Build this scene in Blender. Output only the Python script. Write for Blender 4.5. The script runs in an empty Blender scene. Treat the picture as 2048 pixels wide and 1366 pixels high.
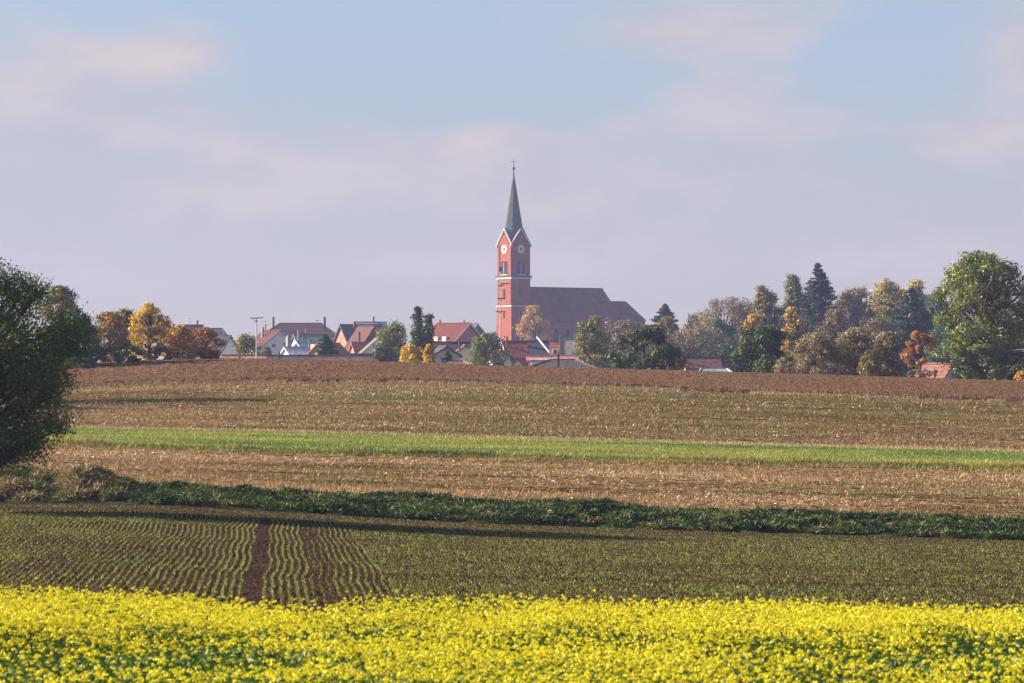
import bpy, math
import numpy as np
from math import radians, sin, cos, pi

# ------------------------------------------------------------------ basics
F = 6670.0            # focal length in pixels of the 2048 px wide photograph
CX, YH = 1024.0, 740.0
C = bpy.context.scene.collection
SUN_AZ, SUN_EL = radians(103), radians(22)     # azimuth from the camera side round to the left
SUN = np.array([-sin(SUN_AZ)*cos(SUN_EL), -cos(SUN_AZ)*cos(SUN_EL), sin(SUN_EL)])

def P(px, py, D):
    return ((px-CX)/F*D, D, (YH-py)/F*D)

# ------------------------------------------------------------------ value noise
_rs = np.random.RandomState(7)
_T = _rs.rand(512, 512)
def vnoise(x, y, s=0):
    x = np.asarray(x, float)+s*17.31; y = np.asarray(y, float)+s*9.77
    xi = np.floor(x).astype(int); yi = np.floor(y).astype(int)
    fx = x-xi; fy = y-yi
    fx = fx*fx*(3-2*fx); fy = fy*fy*(3-2*fy)
    a = _T[xi % 512, yi % 512]; b = _T[(xi+1) % 512, yi % 512]
    c = _T[xi % 512, (yi+1) % 512]; d = _T[(xi+1) % 512, (yi+1) % 512]
    return (a*(1-fx)+b*fx)*(1-fy)+(c*(1-fx)+d*fx)*fy
def fbm(x, y, o=3, s=0):
    r = 0; a = .5; t = 0
    for i in range(o):
        r = r+a*vnoise(x*2**i, y*2**i, s+i*3); t += a; a *= .5
    return r/t

# ------------------------------------------------------------------ terrain
def tab(*a):
    xs = [p[0] for p in a]; ys = [p[1] for p in a]
    return lambda px: np.interp(px, xs, ys)
Y_MUS = tab((0, 1166), (400, 1186), (1000, 1188), (2048, 1206))
Y_60 = tab((-300, 1160), (0, 1166), (1024, 1184), (2048, 1200), (2400, 1206))
Y_B5 = tab((-300, 1003), (0, 1005), (250, 1007), (500, 1020), (900, 1045), (1400, 1063), (2048, 1082), (2400, 1092))
Y_B4 = tab((-300, 950), (0, 962), (240, 974), (480, 990), (800, 1003), (1400, 1029), (2048, 1050), (2400, 1062))
Y_B3 = tab((-300, 880), (0, 885), (150, 889), (350, 897), (700, 908), (1000, 915), (1400, 925), (2048, 940), (2400, 949))
Y_B2 = tab((-300, 850), (0, 853), (150, 857), (700, 868), (1400, 888), (2048, 905), (2400, 915))
Y_B1 = tab((-400, 800), (0, 778), (150, 771), (350, 763), (500, 761), (700, 761), (900, 764), (1200, 772), (1500, 784), (2048, 801), (2400, 812))
Y_CR = tab((-400, 755), (0, 737), (150, 729), (300, 720), (500, 718), (700, 723), (900, 729), (1100, 736), (1300, 741), (1500, 747), (1700, 753), (2048, 764), (2400, 775))
def sm(f, px):            # smoothed table
    return (f(px-120)+f(px-60)+2*f(px)+f(px+60)+f(px+120))/6
D_B5 = lambda px: 112-6*(px-CX)/2048
D_B4 = lambda px: D_B5(px)+3.6
D_B3 = lambda px: 150-8*(px-CX)/2048
D_B2 = lambda px: 172-8*(px-CX)/2048
D_B1 = lambda px: 235-8*(px-CX)/2048
D_CR = lambda px: 264-6*(px-CX)/2048

def terrain(X, Y):
    X = np.asarray(X, float); Y = np.asarray(Y, float)
    Ys = np.maximum(Y, 1.0)
    px = np.clip(CX+F*X/np.maximum(Ys, 12), -400, 2450)
    z_ = lambda f, D: -(sm(f, px)-YH)*D/F
    ds = []; zs = []
    def k(D, z): ds.append(D+0*px); zs.append(z+0*px)
    k(0.0, -2.45); k(20.0, -3.14)
    k(38.0, z_(Y_MUS, 38.0)-1.02)
    k(60.0, z_(Y_60, 60.0))
    d5 = D_B5(px); k(d5, z_(Y_B5, d5)); d4 = D_B4(px)
    k(d4, z_(Y_B4, d4)); d3 = D_B3(px)
    k(d3, z_(Y_B3, d3)-.08); k(d3+.4, z_(Y_B3, d3)+.12)
    d2 = D_B2(px); k(d2, z_(Y_B2, d2))
    d1 = D_B1(px); k(d1, z_(Y_B1, d1)-.12); k(d1+.35, z_(Y_B1, d1)+.2)
    dc = D_CR(px); zc = z_(Y_CR, dc)
    k(dc-9, zc-.22); k(dc, zc); k(dc+9, zc-.02); k(dc+22, zc-.25); k(dc+50, zc-1.3); k(dc+110, -2.8+.4*zc); k(dc+220, -3.0); k(4000., -3.0)
    ds = np.array(ds); zs = np.array(zs)
    out = zs[-1].copy() if zs[-1].shape else np.array(zs[-1])
    out = np.full(px.shape, -3.0)
    for i in range(len(ds)-1):
        m = (Ys >= ds[i]) & (Ys < ds[i+1])
        t = (Ys-ds[i])/np.maximum(ds[i+1]-ds[i], 1e-6)
        out = np.where(m, zs[i]+(zs[i+1]-zs[i])*t, out)
    return out
def gz(x, y): return float(terrain(np.array([x]), np.array([y]))[0])

# ------------------------------------------------------------------ mesh helpers
def tag(o, label=None, cat=None, group=None, kind=None):
    if label: o['label'] = label
    if cat: o['category'] = cat
    if group: o['group'] = group
    if kind: o['kind'] = kind
    return o

def link(name, me, mat, parent=None, smooth=False):
    o = bpy.data.objects.new(name, me); C.objects.link(o)
    if mat is not None: me.materials.append(mat)
    if parent is not None: o.parent = parent
    if smooth: me.polygons.foreach_set('use_smooth', np.ones(len(me.polygons), bool))
    return o

def npmesh(name, V, Fc, attr=None):
    """V (n,3); Fc (m,k) constant valence; attr float per vertex"""
    V = np.ascontiguousarray(V, np.float32); Fc = np.ascontiguousarray(Fc, np.int32)
    me = bpy.data.meshes.new(name); n, k = Fc.shape
    me.vertices.add(len(V)); me.vertices.foreach_set('co', V.ravel())
    me.loops.add(n*k); me.loops.foreach_set('vertex_index', Fc.ravel())
    me.polygons.add(n); me.polygons.foreach_set('loop_start', np.arange(0, n*k, k, dtype=np.int32))
    me.update(calc_edges=True)
    if attr is not None:
        a = me.attributes.new('v', 'FLOAT', 'POINT'); a.data.foreach_set('value', np.ascontiguousarray(attr, np.float32))
    return me

class MB:
    """python-side mesh builder for architecture"""
    def __init__(s): s.v = []; s.f = []
    def add(s, vs, fs):
        n = len(s.v); s.v += [tuple(v) for v in vs]; s.f += [tuple(i+n for i in f) for f in fs]; return s
    def box(s, x0, x1, y0, y1, z0, z1):
        return s.add([(x0,y0,z0),(x1,y0,z0),(x1,y1,z0),(x0,y1,z0),(x0,y0,z1),(x1,y0,z1),(x1,y1,z1),(x0,y1,z1)],
                     [(3,2,1,0),(4,5,6,7),(0,1,5,4),(1,2,6,5),(2,3,7,6),(3,0,4,7)])
    def prism(s, poly, h):
        """poly: list of 3d points, h: extrusion vector"""
        n = len(poly); a = [tuple(p) for p in poly]; b = [(p[0]+h[0], p[1]+h[1], p[2]+h[2]) for p in poly]
        return s.add(a+b, [tuple(range(n))[::-1], tuple(range(n, 2*n))]+[(i, (i+1) % n, n+(i+1) % n, n+i) for i in range(n)])
    def tube(s, pts, rs, n=6, cap=True):
        pts = [np.array(p, float) for p in pts]; rings = []
        for i, p in enumerate(pts):
            d = pts[min(i+1, len(pts)-1)]-pts[max(i-1, 0)]; d = d/(np.linalg.norm(d)+1e-9)
            a = np.cross(d, [0, 0, 1.]) if abs(d[2]) < .9 else np.cross(d, [1., 0, 0]); a /= np.linalg.norm(a); b = np.cross(d, a)
            rings.append([p+rs[i]*(cos(2*pi*k/n)*a+sin(2*pi*k/n)*b) for k in range(n)])
        vs = [v for r in rings for v in r]; fs = []
        for i in range(len(pts)-1):
            for k in range(n): fs.append((i*n+k, i*n+(k+1) % n, (i+1)*n+(k+1) % n, (i+1)*n+k))
        if cap: fs.append(tuple(range(n))[::-1]); fs.append(tuple((len(pts)-1)*n+k for k in range(n)))
        return s.add(vs, fs)
    def build(s, name, mat, parent=None, smooth=False):
        me = bpy.data.meshes.new(name); me.from_pydata(s.v, [], s.f); me.update()
        return link(name, me, mat, parent, smooth)

def empty(name, loc, rz=0):
    o = bpy.data.objects.new(name, None); C.objects.link(o); o.location = loc; o.rotation_euler = (0, 0, rz)
    o.empty_display_size = .5
    return o

# ------------------------------------------------------------------ materials
def newmat(name):
    m = bpy.data.materials.new(name); m.use_nodes = True; nt = m.node_tree; nt.nodes.clear()
    return m, nt, nt.nodes, nt.links
def ramp(nodes, cols, pos=None, interp='LINEAR'):
    r = nodes.new('ShaderNodeValToRGB'); cr = r.color_ramp; cr.interpolation = interp
    while len(cr.elements) < len(cols): cr.elements.new(.5)
    for i, c in enumerate(cols):
        cr.elements[i].position = pos[i] if pos else i/(len(cols)-1); cr.elements[i].color = (*c, 1)
    return r
def leafmat(name, cols, trans=.25):
    m, nt, N, L = newmat(name)
    a = N.new('ShaderNodeAttribute'); a.attribute_name = 'v'
    r = ramp(N, cols); L.new(a.outputs['Fac'], r.inputs[0])
    d = N.new('ShaderNodeBsdfDiffuse'); t = N.new('ShaderNodeBsdfTranslucent'); mx = N.new('ShaderNodeMixShader'); mx.inputs[0].default_value = trans
    L.new(r.outputs[0], d.inputs[0]); L.new(r.outputs[0], t.inputs[0]); L.new(d.outputs[0], mx.inputs[1]); L.new(t.outputs[0], mx.inputs[2])
    g = N.new('ShaderNodeBsdfGlossy'); g.inputs['Roughness'].default_value = .5; m2 = N.new('ShaderNodeMixShader'); m2.inputs[0].default_value = .03
    L.new(mx.outputs[0], m2.inputs[1]); L.new(g.outputs[0], m2.inputs[2])
    o = N.new('ShaderNodeOutputMaterial'); L.new(m2.outputs[0], o.inputs[0]); return m
def surfmat(name, cols, scale=1.0, pos=None, rough=.9, detail=6, stretch=(1, 1, 1), bump=0, bscale=8, spec=.3, metal=0, lines=None):
    """noise-coloured surface in object metres; lines=(period, axis-rotation tuple, amount) darkens courses"""
    m, nt, N, L = newmat(name)
    tc = N.new('ShaderNodeTexCoord'); mp = N.new('ShaderNodeMapping'); mp.inputs['Scale'].default_value = stretch
    L.new(tc.outputs['Object'], mp.inputs[0])
    n = N.new('ShaderNodeTexNoise'); n.inputs['Scale'].default_value = scale; n.inputs['Detail'].default_value = detail; n.inputs['Roughness'].default_value = .62
    L.new(mp.outputs[0], n.inputs['Vector'])
    r = ramp(N, cols, pos or [.28+.44*i/(len(cols)-1) for i in range(len(cols))]); L.new(n.outputs[0], r.inputs[0])
    p = N.new('ShaderNodeBsdfPrincipled'); p.inputs['Roughness'].default_value = rough; p.inputs['Specular IOR Level'].default_value = spec*.4 if rough > .7 else spec; p.inputs['Metallic'].default_value = metal
    col = r.outputs[0]
    if lines:
        w = N.new('ShaderNodeTexWave'); w.wave_type = 'BANDS'; w.bands_direction = lines[1]; w.wave_profile = 'SAW'
        w.inputs['Scale'].default_value = .314/lines[0]; w.inputs['Distortion'].default_value = .3
        L.new(tc.outputs['Object'], w.inputs[0])
        mx = N.new('ShaderNodeMix'); mx.data_type = 'RGBA'; mx.blend_type = 'MULTIPLY'; mx.inputs[0].default_value = lines[2]
        L.new(col, mx.inputs[6]); L.new(w.outputs['Color'], mx.inputs[7]); col = mx.outputs[2]
    L.new(col, p.inputs['Base Color'])
    if bump:
        nb = N.new('ShaderNodeTexNoise'); nb.inputs['Scale'].default_value = bscale; nb.inputs['Detail'].default_value = 5; L.new(mp.outputs[0], nb.inputs['Vector'])
        b = N.new('ShaderNodeBump'); b.inputs['Strength'].default_value = bump; b.inputs['Distance'].default_value = .1
        L.new(nb.outputs[0], b.inputs['Height']); L.new(b.outputs[0], p.inputs['Normal'])
    o = N.new('ShaderNodeOutputMaterial'); L.new(p.outputs[0], o.inputs[0]); return m
def sc(c, k): return tuple(min(1, x*k) for x in c)
_mc = {}
def roofm(col, kind='tile'):
    key = ('r', col, kind)
    if key not in _mc:
        _mc[key] = surfmat('roof_'+kind, [sc(col, .62), col, sc(col, 1.35)], 1.6, rough=.85, bump=.5, bscale=3, lines=(.38, 'Z', .35) if kind == 'tile' else None)
    return _mc[key]
def wallm(col):
    key = ('w', col)
    if key not in _mc: _mc[key] = surfmat('render_wall', [sc(col, .82), col, sc(col, 1.08)], .8, rough=.9)
    return _mc[key]

M = {}
M['bark'] = surfmat('bark', [(.03, .022, .016), (.09, .07, .05), (.15, .12, .09)], 6, stretch=(1, 1, .3), bump=.6)
M['birch'] = surfmat('pale_bark', [(.12, .1, .09), (.35, .32, .28)], 4, stretch=(1, 1, 2))
M['glass'] = surfmat('dark_glass', [(.02, .025, .03), (.05, .06, .07)], 1, rough=.15, spec=.6)
M['frame'] = surfmat('white_frame', [(.6, .6, .6), (.75, .75, .74)], 2, rough=.6)
M['brick'] = surfmat('church_brick', [(.2, .055, .032), (.3, .085, .048), (.38, .13, .072)], 1.1, detail=9, lines=(.5, 'Z', .12))
M['stone'] = surfmat('pale_stone', [(.42, .4, .37), (.6, .58, .54)], 2)
M['slate'] = surfmat('spire_slate', [(.035, .055, .058), (.06, .085, .088), (.11, .135, .13)], 1.3, rough=.75, spec=.3, bump=.3, bscale=3, lines=(.8, 'Z', .35))
M['dark'] = surfmat('dark_louvre', [(.015, .016, .02), (.03, .03, .035)], 2)
M['white'] = surfmat('clock_white', [(.75, .74, .7), (.82, .8, .76)], 2)
M['black'] = surfmat('black_paint', [(.012, .012, .014), (.025, .025, .028)], 2, rough=.6)
M['churchroof'] = surfmat('church_tiles', [(.11, .038, .024), (.2, .066, .038), (.28, .1, .056)], .4, bump=.3, detail=8, lines=(.4, 'Z', .3))
M['steel'] = surfmat('galvanised_steel', [(.4, .42, .44), (.55, .57, .58)], 3, rough=.5, metal=.3)
M['brickchim'] = surfmat('chimney_brick', [(.16, .06, .045), (.28, .11, .08)], 3, lines=(.2, 'Z', .3))
M['greychim'] = surfmat('chimney_render', [(.22, .22, .23), (.34, .34, .34)], 3)
M['solar'] = surfmat('solar_glass', [(.05, .07, .12), (.09, .12, .18)], 1, rough=.12, spec=.8)
M['wood'] = surfmat('pole_wood', [(.1, .08, .06), (.22, .18, .14)], 4, stretch=(1, 1, .2))

# ------------------------------------------------------------------ fields
def strip(name, label, mat, D0, D1, rows, cols, u0, u1, disp, kind='structure'):
    us = np.linspace(u0, u1, cols); ts = np.linspace(0, 1, rows)
    U, T = np.meshgrid(us, ts); px = CX+F*U
    A = D0(px); B = D1(px); D = A+(B-A)*T
    X = U*D; Z = terrain(X, D)
    Z = Z+disp(X, D)
    V = np.stack([X, D, Z], -1).reshape(-1, 3)
    i = np.arange((rows-1)*cols).reshape(rows-1, cols)[:, :-1].ravel()
    Fc = np.stack([i, i+1, i+cols+1, i+cols], 1)
    o = link(name, npmesh(name, V, Fc), mat, None, True)
    tag(o, label, kind=kind); o['category'] = 'field' if kind == 'structure' else 'ground'
    return o
U0, U1 = -.205, .205
def soilmat(name, cols, pos, sc1, sc2, mixc=None, mpos=(.45, .6), stretch=(1, 1, 1), bump=.4, shade_streak=0):
    """fine clod colour + broad patches of a second colour"""
    m, nt, N, L = newmat(name)
    tc = N.new('ShaderNodeTexCoord'); mp = N.new('ShaderNodeMapping'); mp.inputs['Scale'].default_value = stretch; L.new(tc.outputs['Object'], mp.inputs[0])
    n = N.new('ShaderNodeTexNoise'); n.inputs['Scale'].default_value = sc1; n.inputs['Detail'].default_value = 4; n.inputs['Roughness'].default_value = .7; L.new(tc.outputs['Object'], n.inputs['Vector'])
    r = ramp(N, cols, pos); L.new(n.outputs[0], r.inputs[0]); col = r.outputs[0]
    if mixc:
        n2 = N.new('ShaderNodeTexNoise'); n2.inputs['Scale'].default_value = sc2; n2.inputs['Detail'].default_value = 5; n2.inputs['Roughness'].default_value = .65; L.new(mp.outputs[0], n2.inputs['Vector'])
        r2 = ramp(N, [(0, 0, 0), (1, 1, 1)], list(mpos)); L.new(n2.outputs[0], r2.inputs[0])
        mx = N.new('ShaderNodeMix'); mx.data_type = 'RGBA'; L.new(r2.outputs[0], mx.inputs[0]); L.new(col, mx.inputs[6]); mx.inputs[7].default_value = (*mixc, 1); col = mx.outputs[2]
    if shade_streak:  # dark bands multiplied into the soil colour in place of ridge shadows
        m3 = N.new('ShaderNodeMapping'); m3.inputs['Scale'].default_value = (.07, 1.6, 1); m3.inputs['Rotation'].default_value = (0, 0, .04); L.new(tc.outputs['Object'], m3.inputs[0])
        n3 = N.new('ShaderNodeTexNoise'); n3.inputs['Scale'].default_value = 1; n3.inputs['Detail'].default_value = 5; n3.inputs['Roughness'].default_value = .6; L.new(m3.outputs[0], n3.inputs['Vector'])
        r3 = ramp(N, [(1, 1, 1), (.35, .32, .3)], [.5, .64]); L.new(n3.outputs[0], r3.inputs[0])
        mx3 = N.new('ShaderNodeMix'); mx3.data_type = 'RGBA'; mx3.blend_type = 'MULTIPLY'; mx3.inputs[0].default_value = shade_streak; L.new(col, mx3.inputs[6]); L.new(r3.outputs[0], mx3.inputs[7]); col = mx3.outputs[2]
    p = N.new('ShaderNodeBsdfPrincipled'); p.inputs['Roughness'].default_value = .95; p.inputs['Specular IOR Level'].default_value = 0
    L.new(col, p.inputs['Base Color'])
    nb = N.new('ShaderNodeTexNoise'); nb.inputs['Scale'].default_value = 7; nb.inputs['Detail'].default_value = 4; L.new(tc.outputs['Object'], nb.inputs['Vector'])
    b = N.new('ShaderNodeBump'); b.inputs['Strength'].default_value = bump; b.inputs['Distance'].default_value = .12; L.new(nb.outputs[0], b.inputs['Height']); L.new(b.outputs[0], p.inputs['Normal'])
    o = N.new('ShaderNodeOutputMaterial'); L.new(p.outputs[0], o.inputs[0]); return m

M['soil'] = soilmat('dark_soil', [(.022, .014, .01), (.045, .028, .019), (.085, .055, .037), (.22, .16, .11)], [.3, .48, .62, .8], 5, .3, (.045, .03, .022), (.4, .6), (1, 1, 1))
M['plough'] = soilmat('ploughed_soil', [(.04, .02, .01), (.13, .077, .042), (.21, .13, .074), (.36, .24, .145)], [.28, .45, .6, .78], 4.5, .2, (.15, .085, .045), (.4, .62), (.5, 1, 1), .8, .4)
M['stubble'] = soilmat('stubble_soil', [(.045, .026, .013), (.14, .085, .043), (.29, .19, .1), (.46, .34, .2)], [.3, .45, .57, .74], 4.5, .16, (.085, .068, .02), (.5, .66), (.35, 1, 1), .8, 1.0)
M['stubble_dark'] = soilmat('dark_stubble_soil', [(.036, .021, .012), (.115, .068, .036), (.23, .15, .08), (.42, .3, .18)], [.3, .45, .58, .76], 4.5, .1, (.1, .078, .025), (.45, .6), (.25, 1, 1), .8, 1.0)
M['meadow'] = soilmat('meadow_turf', [(.05, .085, .012), (.1, .16, .022), (.17, .22, .035)], [.3, .5, .7], 2.5, .25, (.2, .2, .05), (.5, .7), (.3, 1, 1), .3)
M['bankm'] = soilmat('bank_soil', [(.02, .03, .012), (.04, .055, .02), (.1, .08, .04)], [.3, .5, .75], 3, .4)
M['ground'] = soilmat('far_ground', [(.06, .08, .025), (.1, .12, .04), (.16, .13, .07)], [.3, .5, .7], .3, .02)

clod = lambda a, s1, sd: (lambda X, Y: a*(fbm(X*s1, Y*s1, 3, sd)-.5)*2)
def furrowd(X, Y):
    return .1*(fbm(X*2.8, Y*3.2, 3, 4)-.5)*2+.05*np.sin((Y+.04*X)*2*pi/.9+2*vnoise(X*.4, Y*.1, 9))
def stubd(X, Y):
    return .07*(fbm(X*2.4, Y*2.4, 3, 2)-.5)*2+.03*np.sin((Y+.035*X)*2*pi/.75+1.5*vnoise(X*.3, Y*.1, 5))
strip('mustard_ground', 'dark soil carrying the yellow flowering mustard in the foreground', M['soil'], lambda p: 6+0*p, lambda p: 45+0*p, 60, 60, U0*1.6, U1*1.6, clod(.03, 1.5, 1))
strip('sown_field', 'freshly sown dark soil with thin green drill rows behind the mustard', M['soil'], lambda p: 45+0*p, D_B5, 360, 760, U0, U1, lambda X, Y: .045*(fbm(X*4.5, Y*4.5, 2, 3)-.5)*2+.04*(fbm(X*.5, Y*.35, 2, 8)-.5))
strip('bank', 'low grassy field bank dropping to the sown field', M['bankm'], D_B5, lambda p: D_B4(p)+.0, 14, 300, U0, U1, clod(.1, .9, 6))
strip('stubble_field', 'lower strip of harvested maize stubble between bank and meadow', M['stubble'], D_B4, D_B3, 170, 700, U0, U1, stubd)
strip('meadow', 'bright green strip of short grass crossing the stubble', M['meadow'], D_B3, D_B2, 90, 400, U0, U1, clod(.05, 1.5, 7))
strip('stubble_field', 'upper strip of harvested maize stubble on the rising slope', M['stubble_dark'], D_B2, D_B1, 240, 800, U0, U1, stubd)
strip('ploughed_field', 'ploughed reddish brown soil along the crest of the rise', M['plough'], D_B1, lambda p: D_CR(p)+26, 300, 900, U0, U1, furrowd)

def groundsheet():
    ys = np.concatenate([[-60, -20, 0, 3, 6], np.arange(10, 300, 6), np.arange(300, 600, 20), np.arange(600, 1951, 150)]).astype(float)
    xs = np.concatenate([np.arange(-1200, -200, 100), np.arange(-200, 200, 5), np.arange(200, 1201, 100)]).astype(float)
    X, Y = np.meshgrid(xs, ys); Z = terrain(X, Y)
    inside = (Y > 8) & (Y < D_CR(np.clip(CX+F*X/np.maximum(Y, 10), -400, 2450))+22) & (np.abs(X) < .2*np.maximum(Y, 1)+3)
    Z = Z-np.where(inside, .45, .02)
    V = np.stack([X, Y, Z], -1).reshape(-1, 3); c = len(xs); r = len(ys)
    i = np.arange((r-1)*c).reshape(r-1, c)[:, :-1].ravel()
    o = link('ground', npmesh('ground', V, np.stack([i, i+1, i+c+1, i+c], 1)), M['ground'], None, True)
    tag(o, 'broad ground sheet under fields and village', kind='structure'); o['category'] = 'ground'
groundsheet()

# ------------------------------------------------------------------ small vegetation / debris (stuff)
def blades(X, Y, h, w, lean, rng, zoff=0, face=None):
    """triangles standing on the terrain"""
    n = len(X); Z = terrain(X, Y)+zoff
    a = rng.rand(n)*pi if face is None else face
    ca, sa = np.cos(a), np.sin(a)
    lx = rng.randn(n)*lean*h; ly = rng.randn(n)*lean*h
    V = np.empty((n, 3, 3))
    V[:, 0] = np.stack([X-ca*w/2, Y-sa*w/2, Z-.02], 1); V[:, 1] = np.stack([X+ca*w/2, Y+sa*w/2, Z-.02], 1)
    V[:, 2] = np.stack([X+lx, Y+ly, Z+h], 1)
    return V.reshape(-1, 3)
def tri_obj(name, V, v, mat, label, cat):
    Fc = np.arange(len(V)).reshape(-1, 3)
    o = link(name, npmesh(name, V, Fc, np.repeat(v, 3)), mat); return tag(o, label, cat, kind='stuff')
def inpx(X, Y): return CX+F*X/Y

R = np.random.RandomState(11)
# --- crop rows of the sown field
wob = lambda X, Y: .035*np.sin(Y*2*pi/12.5+.45*X)+.075*(vnoise(Y*.16, X*.12, 3)-.5)*2+.012*np.sin(Y*2*pi/5.1+1.1*X)
def crop():
    Xs = []; Ys = []
    a = -12.1
    while a < 2.0:
        gap = (-.70 < a < -.36)
        if not gap:
            n = int(56/.034); Y = R.rand(n)*56+54
            X = a-.0696*Y+wob(a-.0696*Y, Y)+R.randn(n)*.012
            top = 106.0-.8*np.abs(vnoise(np.array([a*.8]), np.array([3.]))[0])*4+0*Y
            if a < -3.2: top = top-0
            # the bundle of rows thickens where two drill passes overlap
            dens = .1+.9*fbm(X*.6, Y*.16, 2, 12)
            if -1.25 < a < -.85: dens = dens+.5
            if -.25 < a < .5: dens = dens+.35
            if .52 < a < .95: dens = dens*.25
            m = (Y < top) & (R.rand(n) < dens); Xs.append(X[m]); Ys.append(Y[m])
        a += .148
    # rows running across on the right and along the headland
    n = 230000; u = .1+R.rand(n)*0; 
    Y = 52+R.rand(n)*60; X = (R.rand(n)*2-1)*.2*Y
    b = Y+.05*X; row = np.round(b/.15)*.15
    Y = row-.05*X+R.randn(n)*.02
    px = inpx(X, Y); edge = 560+2.0*F/Y
    band = fbm(b*.42+7, X*.02, 3, 31); band = np.clip((.6*band+.4*fbm(b*1.1, X*.02, 2, 35)-.34)*5, 0, 1)
    head = (Y > 104.2-.8*vnoise(X*.3, Y*0, 4)) & (Y < D_B5(px)-.9)
    m = ((px > edge) & (R.rand(n) < .06+.8*band) & (Y < D_B5(px)-5)) | (head & (R.rand(n) < .4*band+.05))
    Xs.append(X[m]); Ys.append(Y[m])
    # weak volunteers between rows
    X = np.concatenate(Xs); Y = np.concatenate(Ys); n = len(X)
    rgt = inpx(X, Y) > 560+2.0*F/Y
    V = blades(X, Y, (.026+.024*R.rand(n))*np.where(rgt, .75, 1.0), (.017+.008*R.rand(n))*np.where(rgt, 1.6, 1.1), .4, R, .0, R.rand(n)*pi)
    V[2::3, 2] += .02
    m = leafmat('young_cereal', [(.09, .12, .016), (.17, .2, .03), (.3, .31, .06)], .35)
    tri_obj('young_crop', V, R.rand(n), m, 'thin rows of young green cereal shoots in dark soil', 'crop')
crop()

# --- straw, maize stubs and leaf litter on the stubble strips
def shade_streak(X, Y, s=0):  # litter and stubs thin out along bands that imitate ridge shadows
    Yr = Y+.045*X
    return fbm(X*.035+s, Yr*.75, 4, 201)*.6+fbm(X*.2, Yr*2.2, 2, 207)*.4
def litter(name, D0, D1, n, label, seed, s=1.0):
    r = np.random.RandomState(seed); U = r.rand(n)*.39-.195; T = r.rand(n)
    px = CX+F*U; D = D0(px)+(D1(px)-D0(px))*T; X = U*D; Y = D
    keep = r.rand(n) < np.clip((shade_streak(X, Y)-.4)*7, .05, 1); X = X[keep]; Y = Y[keep]; n = len(X)
    if seed == 22:
        px = CX+F*X/Y; kp = r.rand(len(X)) < 1-.5*np.clip((px-750)/650, 0, 1)*np.clip(.35+1.5*fbm(X*.04, Y*.1, 2, 77), 0, 1)*(Y < 229); X = X[kp]; Y = Y[kp]; n = len(X)
    Z = terrain(X, Y)+.04
    a = r.rand(n)*2*pi; L = (.08+.22*r.rand(n)**2)*s; w = (.015+.03*r.rand(n))*s; el = r.rand(n)**2*1.2
    d = np.stack([np.cos(a)*np.cos(el), np.sin(a)*np.cos(el), np.sin(el)], 1)*L[:, None]
    b = a+pi/2+r.randn(n)*.3; p = np.stack([np.cos(b), np.sin(b), .9*np.abs(r.randn(n))], 1)*w[:, None]
    c = np.stack([X, Y, Z], 1)
    V = np.stack([c-p/2, c+d-p*.3, c+d+p*.3, c+p/2], 1).reshape(-1, 3)
    me = npmesh(name, V, np.arange(4*n).reshape(-1, 4), np.repeat(np.clip(.6*r.rand(n)+1.5*(fbm(X*.07, (Y+.04*X)*.22, 3, seed+3)-.33), 0, 1), 4))
    m = leafmat('dry_straw', [(.14, .075, .03), (.3, .18, .085), (.46, .31, .165), (.72, .56, .37)], .1)
    tag(link(name, me, m), label, 'straw', kind='stuff')
litter('straw_litter', D_B4, D_B3, 95000, 'pale maize leaves and stalks strewn over the lower stubble', 21, .5)
litter('straw_litter', D_B2, lambda p: D_B1(p)-.5, 120000, 'pale maize leaves and stalks strewn over the upper stubble', 22, .62)
def stubs(name, D0, D1, n, label, seed, hmax, cols, dens=None, w=.03, lean=.2):
    r = np.random.RandomState(seed); U = r.rand(n)*.39-.195; px = CX+F*U; T = r.rand(n)
    D = D0(px)+(D1(px)-D0(px))*T; X = U*D
    if dens is not None:
        k = r.rand(n) < dens(X, D, T, px); X = X[k]; D = D[k]; n = len(X)
    V = blades(X, D, hmax*(.4+.6*r.rand(n)), w*(.6+.8*r.rand(n)), lean, r)
    vv = np.clip(.55*r.rand(n)+1.5*(fbm(X*.09, (D+.04*X)*.28, 3, seed+7)-.32), 0, 1)
    return tri_obj(name, V, vv, leafmat(name+'_leaf', cols, .3), label, 'grass')
stubs('dry_stubble', D_B4, D_B3, 60000, 'short brown stalks and weeds standing in the lower stubble', 31, .22, [(.16, .09, .035), (.32, .2, .085), (.45, .3, .13)],
      lambda X, Y, T, px: np.clip((shade_streak(X, Y)-.42)*6, 0, 1)*(.25+1.1*(fbm(X*.15, Y*.25, 3, 41) > .46)), .035)
stubs('dry_stubble', D_B2, D_B1, 90000, 'short brown stalks and weeds standing in the upper stubble', 32, .26, [(.12, .08, .025), (.27, .18, .06), (.42, .29, .11)],
      lambda X, Y, T, px: np.clip((shade_streak(X, Y)-.42)*6, 0, 1)*(.15+1.1*(fbm(X*.1, Y*.2, 3, 43) > .5))*(1-.55*np.clip((px-1100)/500, 0, 1)), .045)
stubs('weed_patch', D_B4, D_B3, 40000, 'scattered green weeds growing through the lower stubble', 33, .14, [(.09, .13, .025), (.17, .21, .04), (.3, .28, .08)],
      lambda X, Y, T, px: 1.0*(fbm(X*.13+3, Y*.3, 3, 51) > .62)*np.exp(-((T-.5)/.28)**2), .05)
stubs('yellowed_grass', D_B3, D_B2, 60000, 'patches of yellowed grass inside the green meadow strip', 39, .13, [(.2, .22, .04), (.36, .32, .07), (.5, .42, .13)],
      lambda X, Y, T, px: np.clip((fbm(X*.12, Y*.5, 3, 67)-.45)*5, 0, 1)+(T < .16)*.6, .05, .5)
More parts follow.
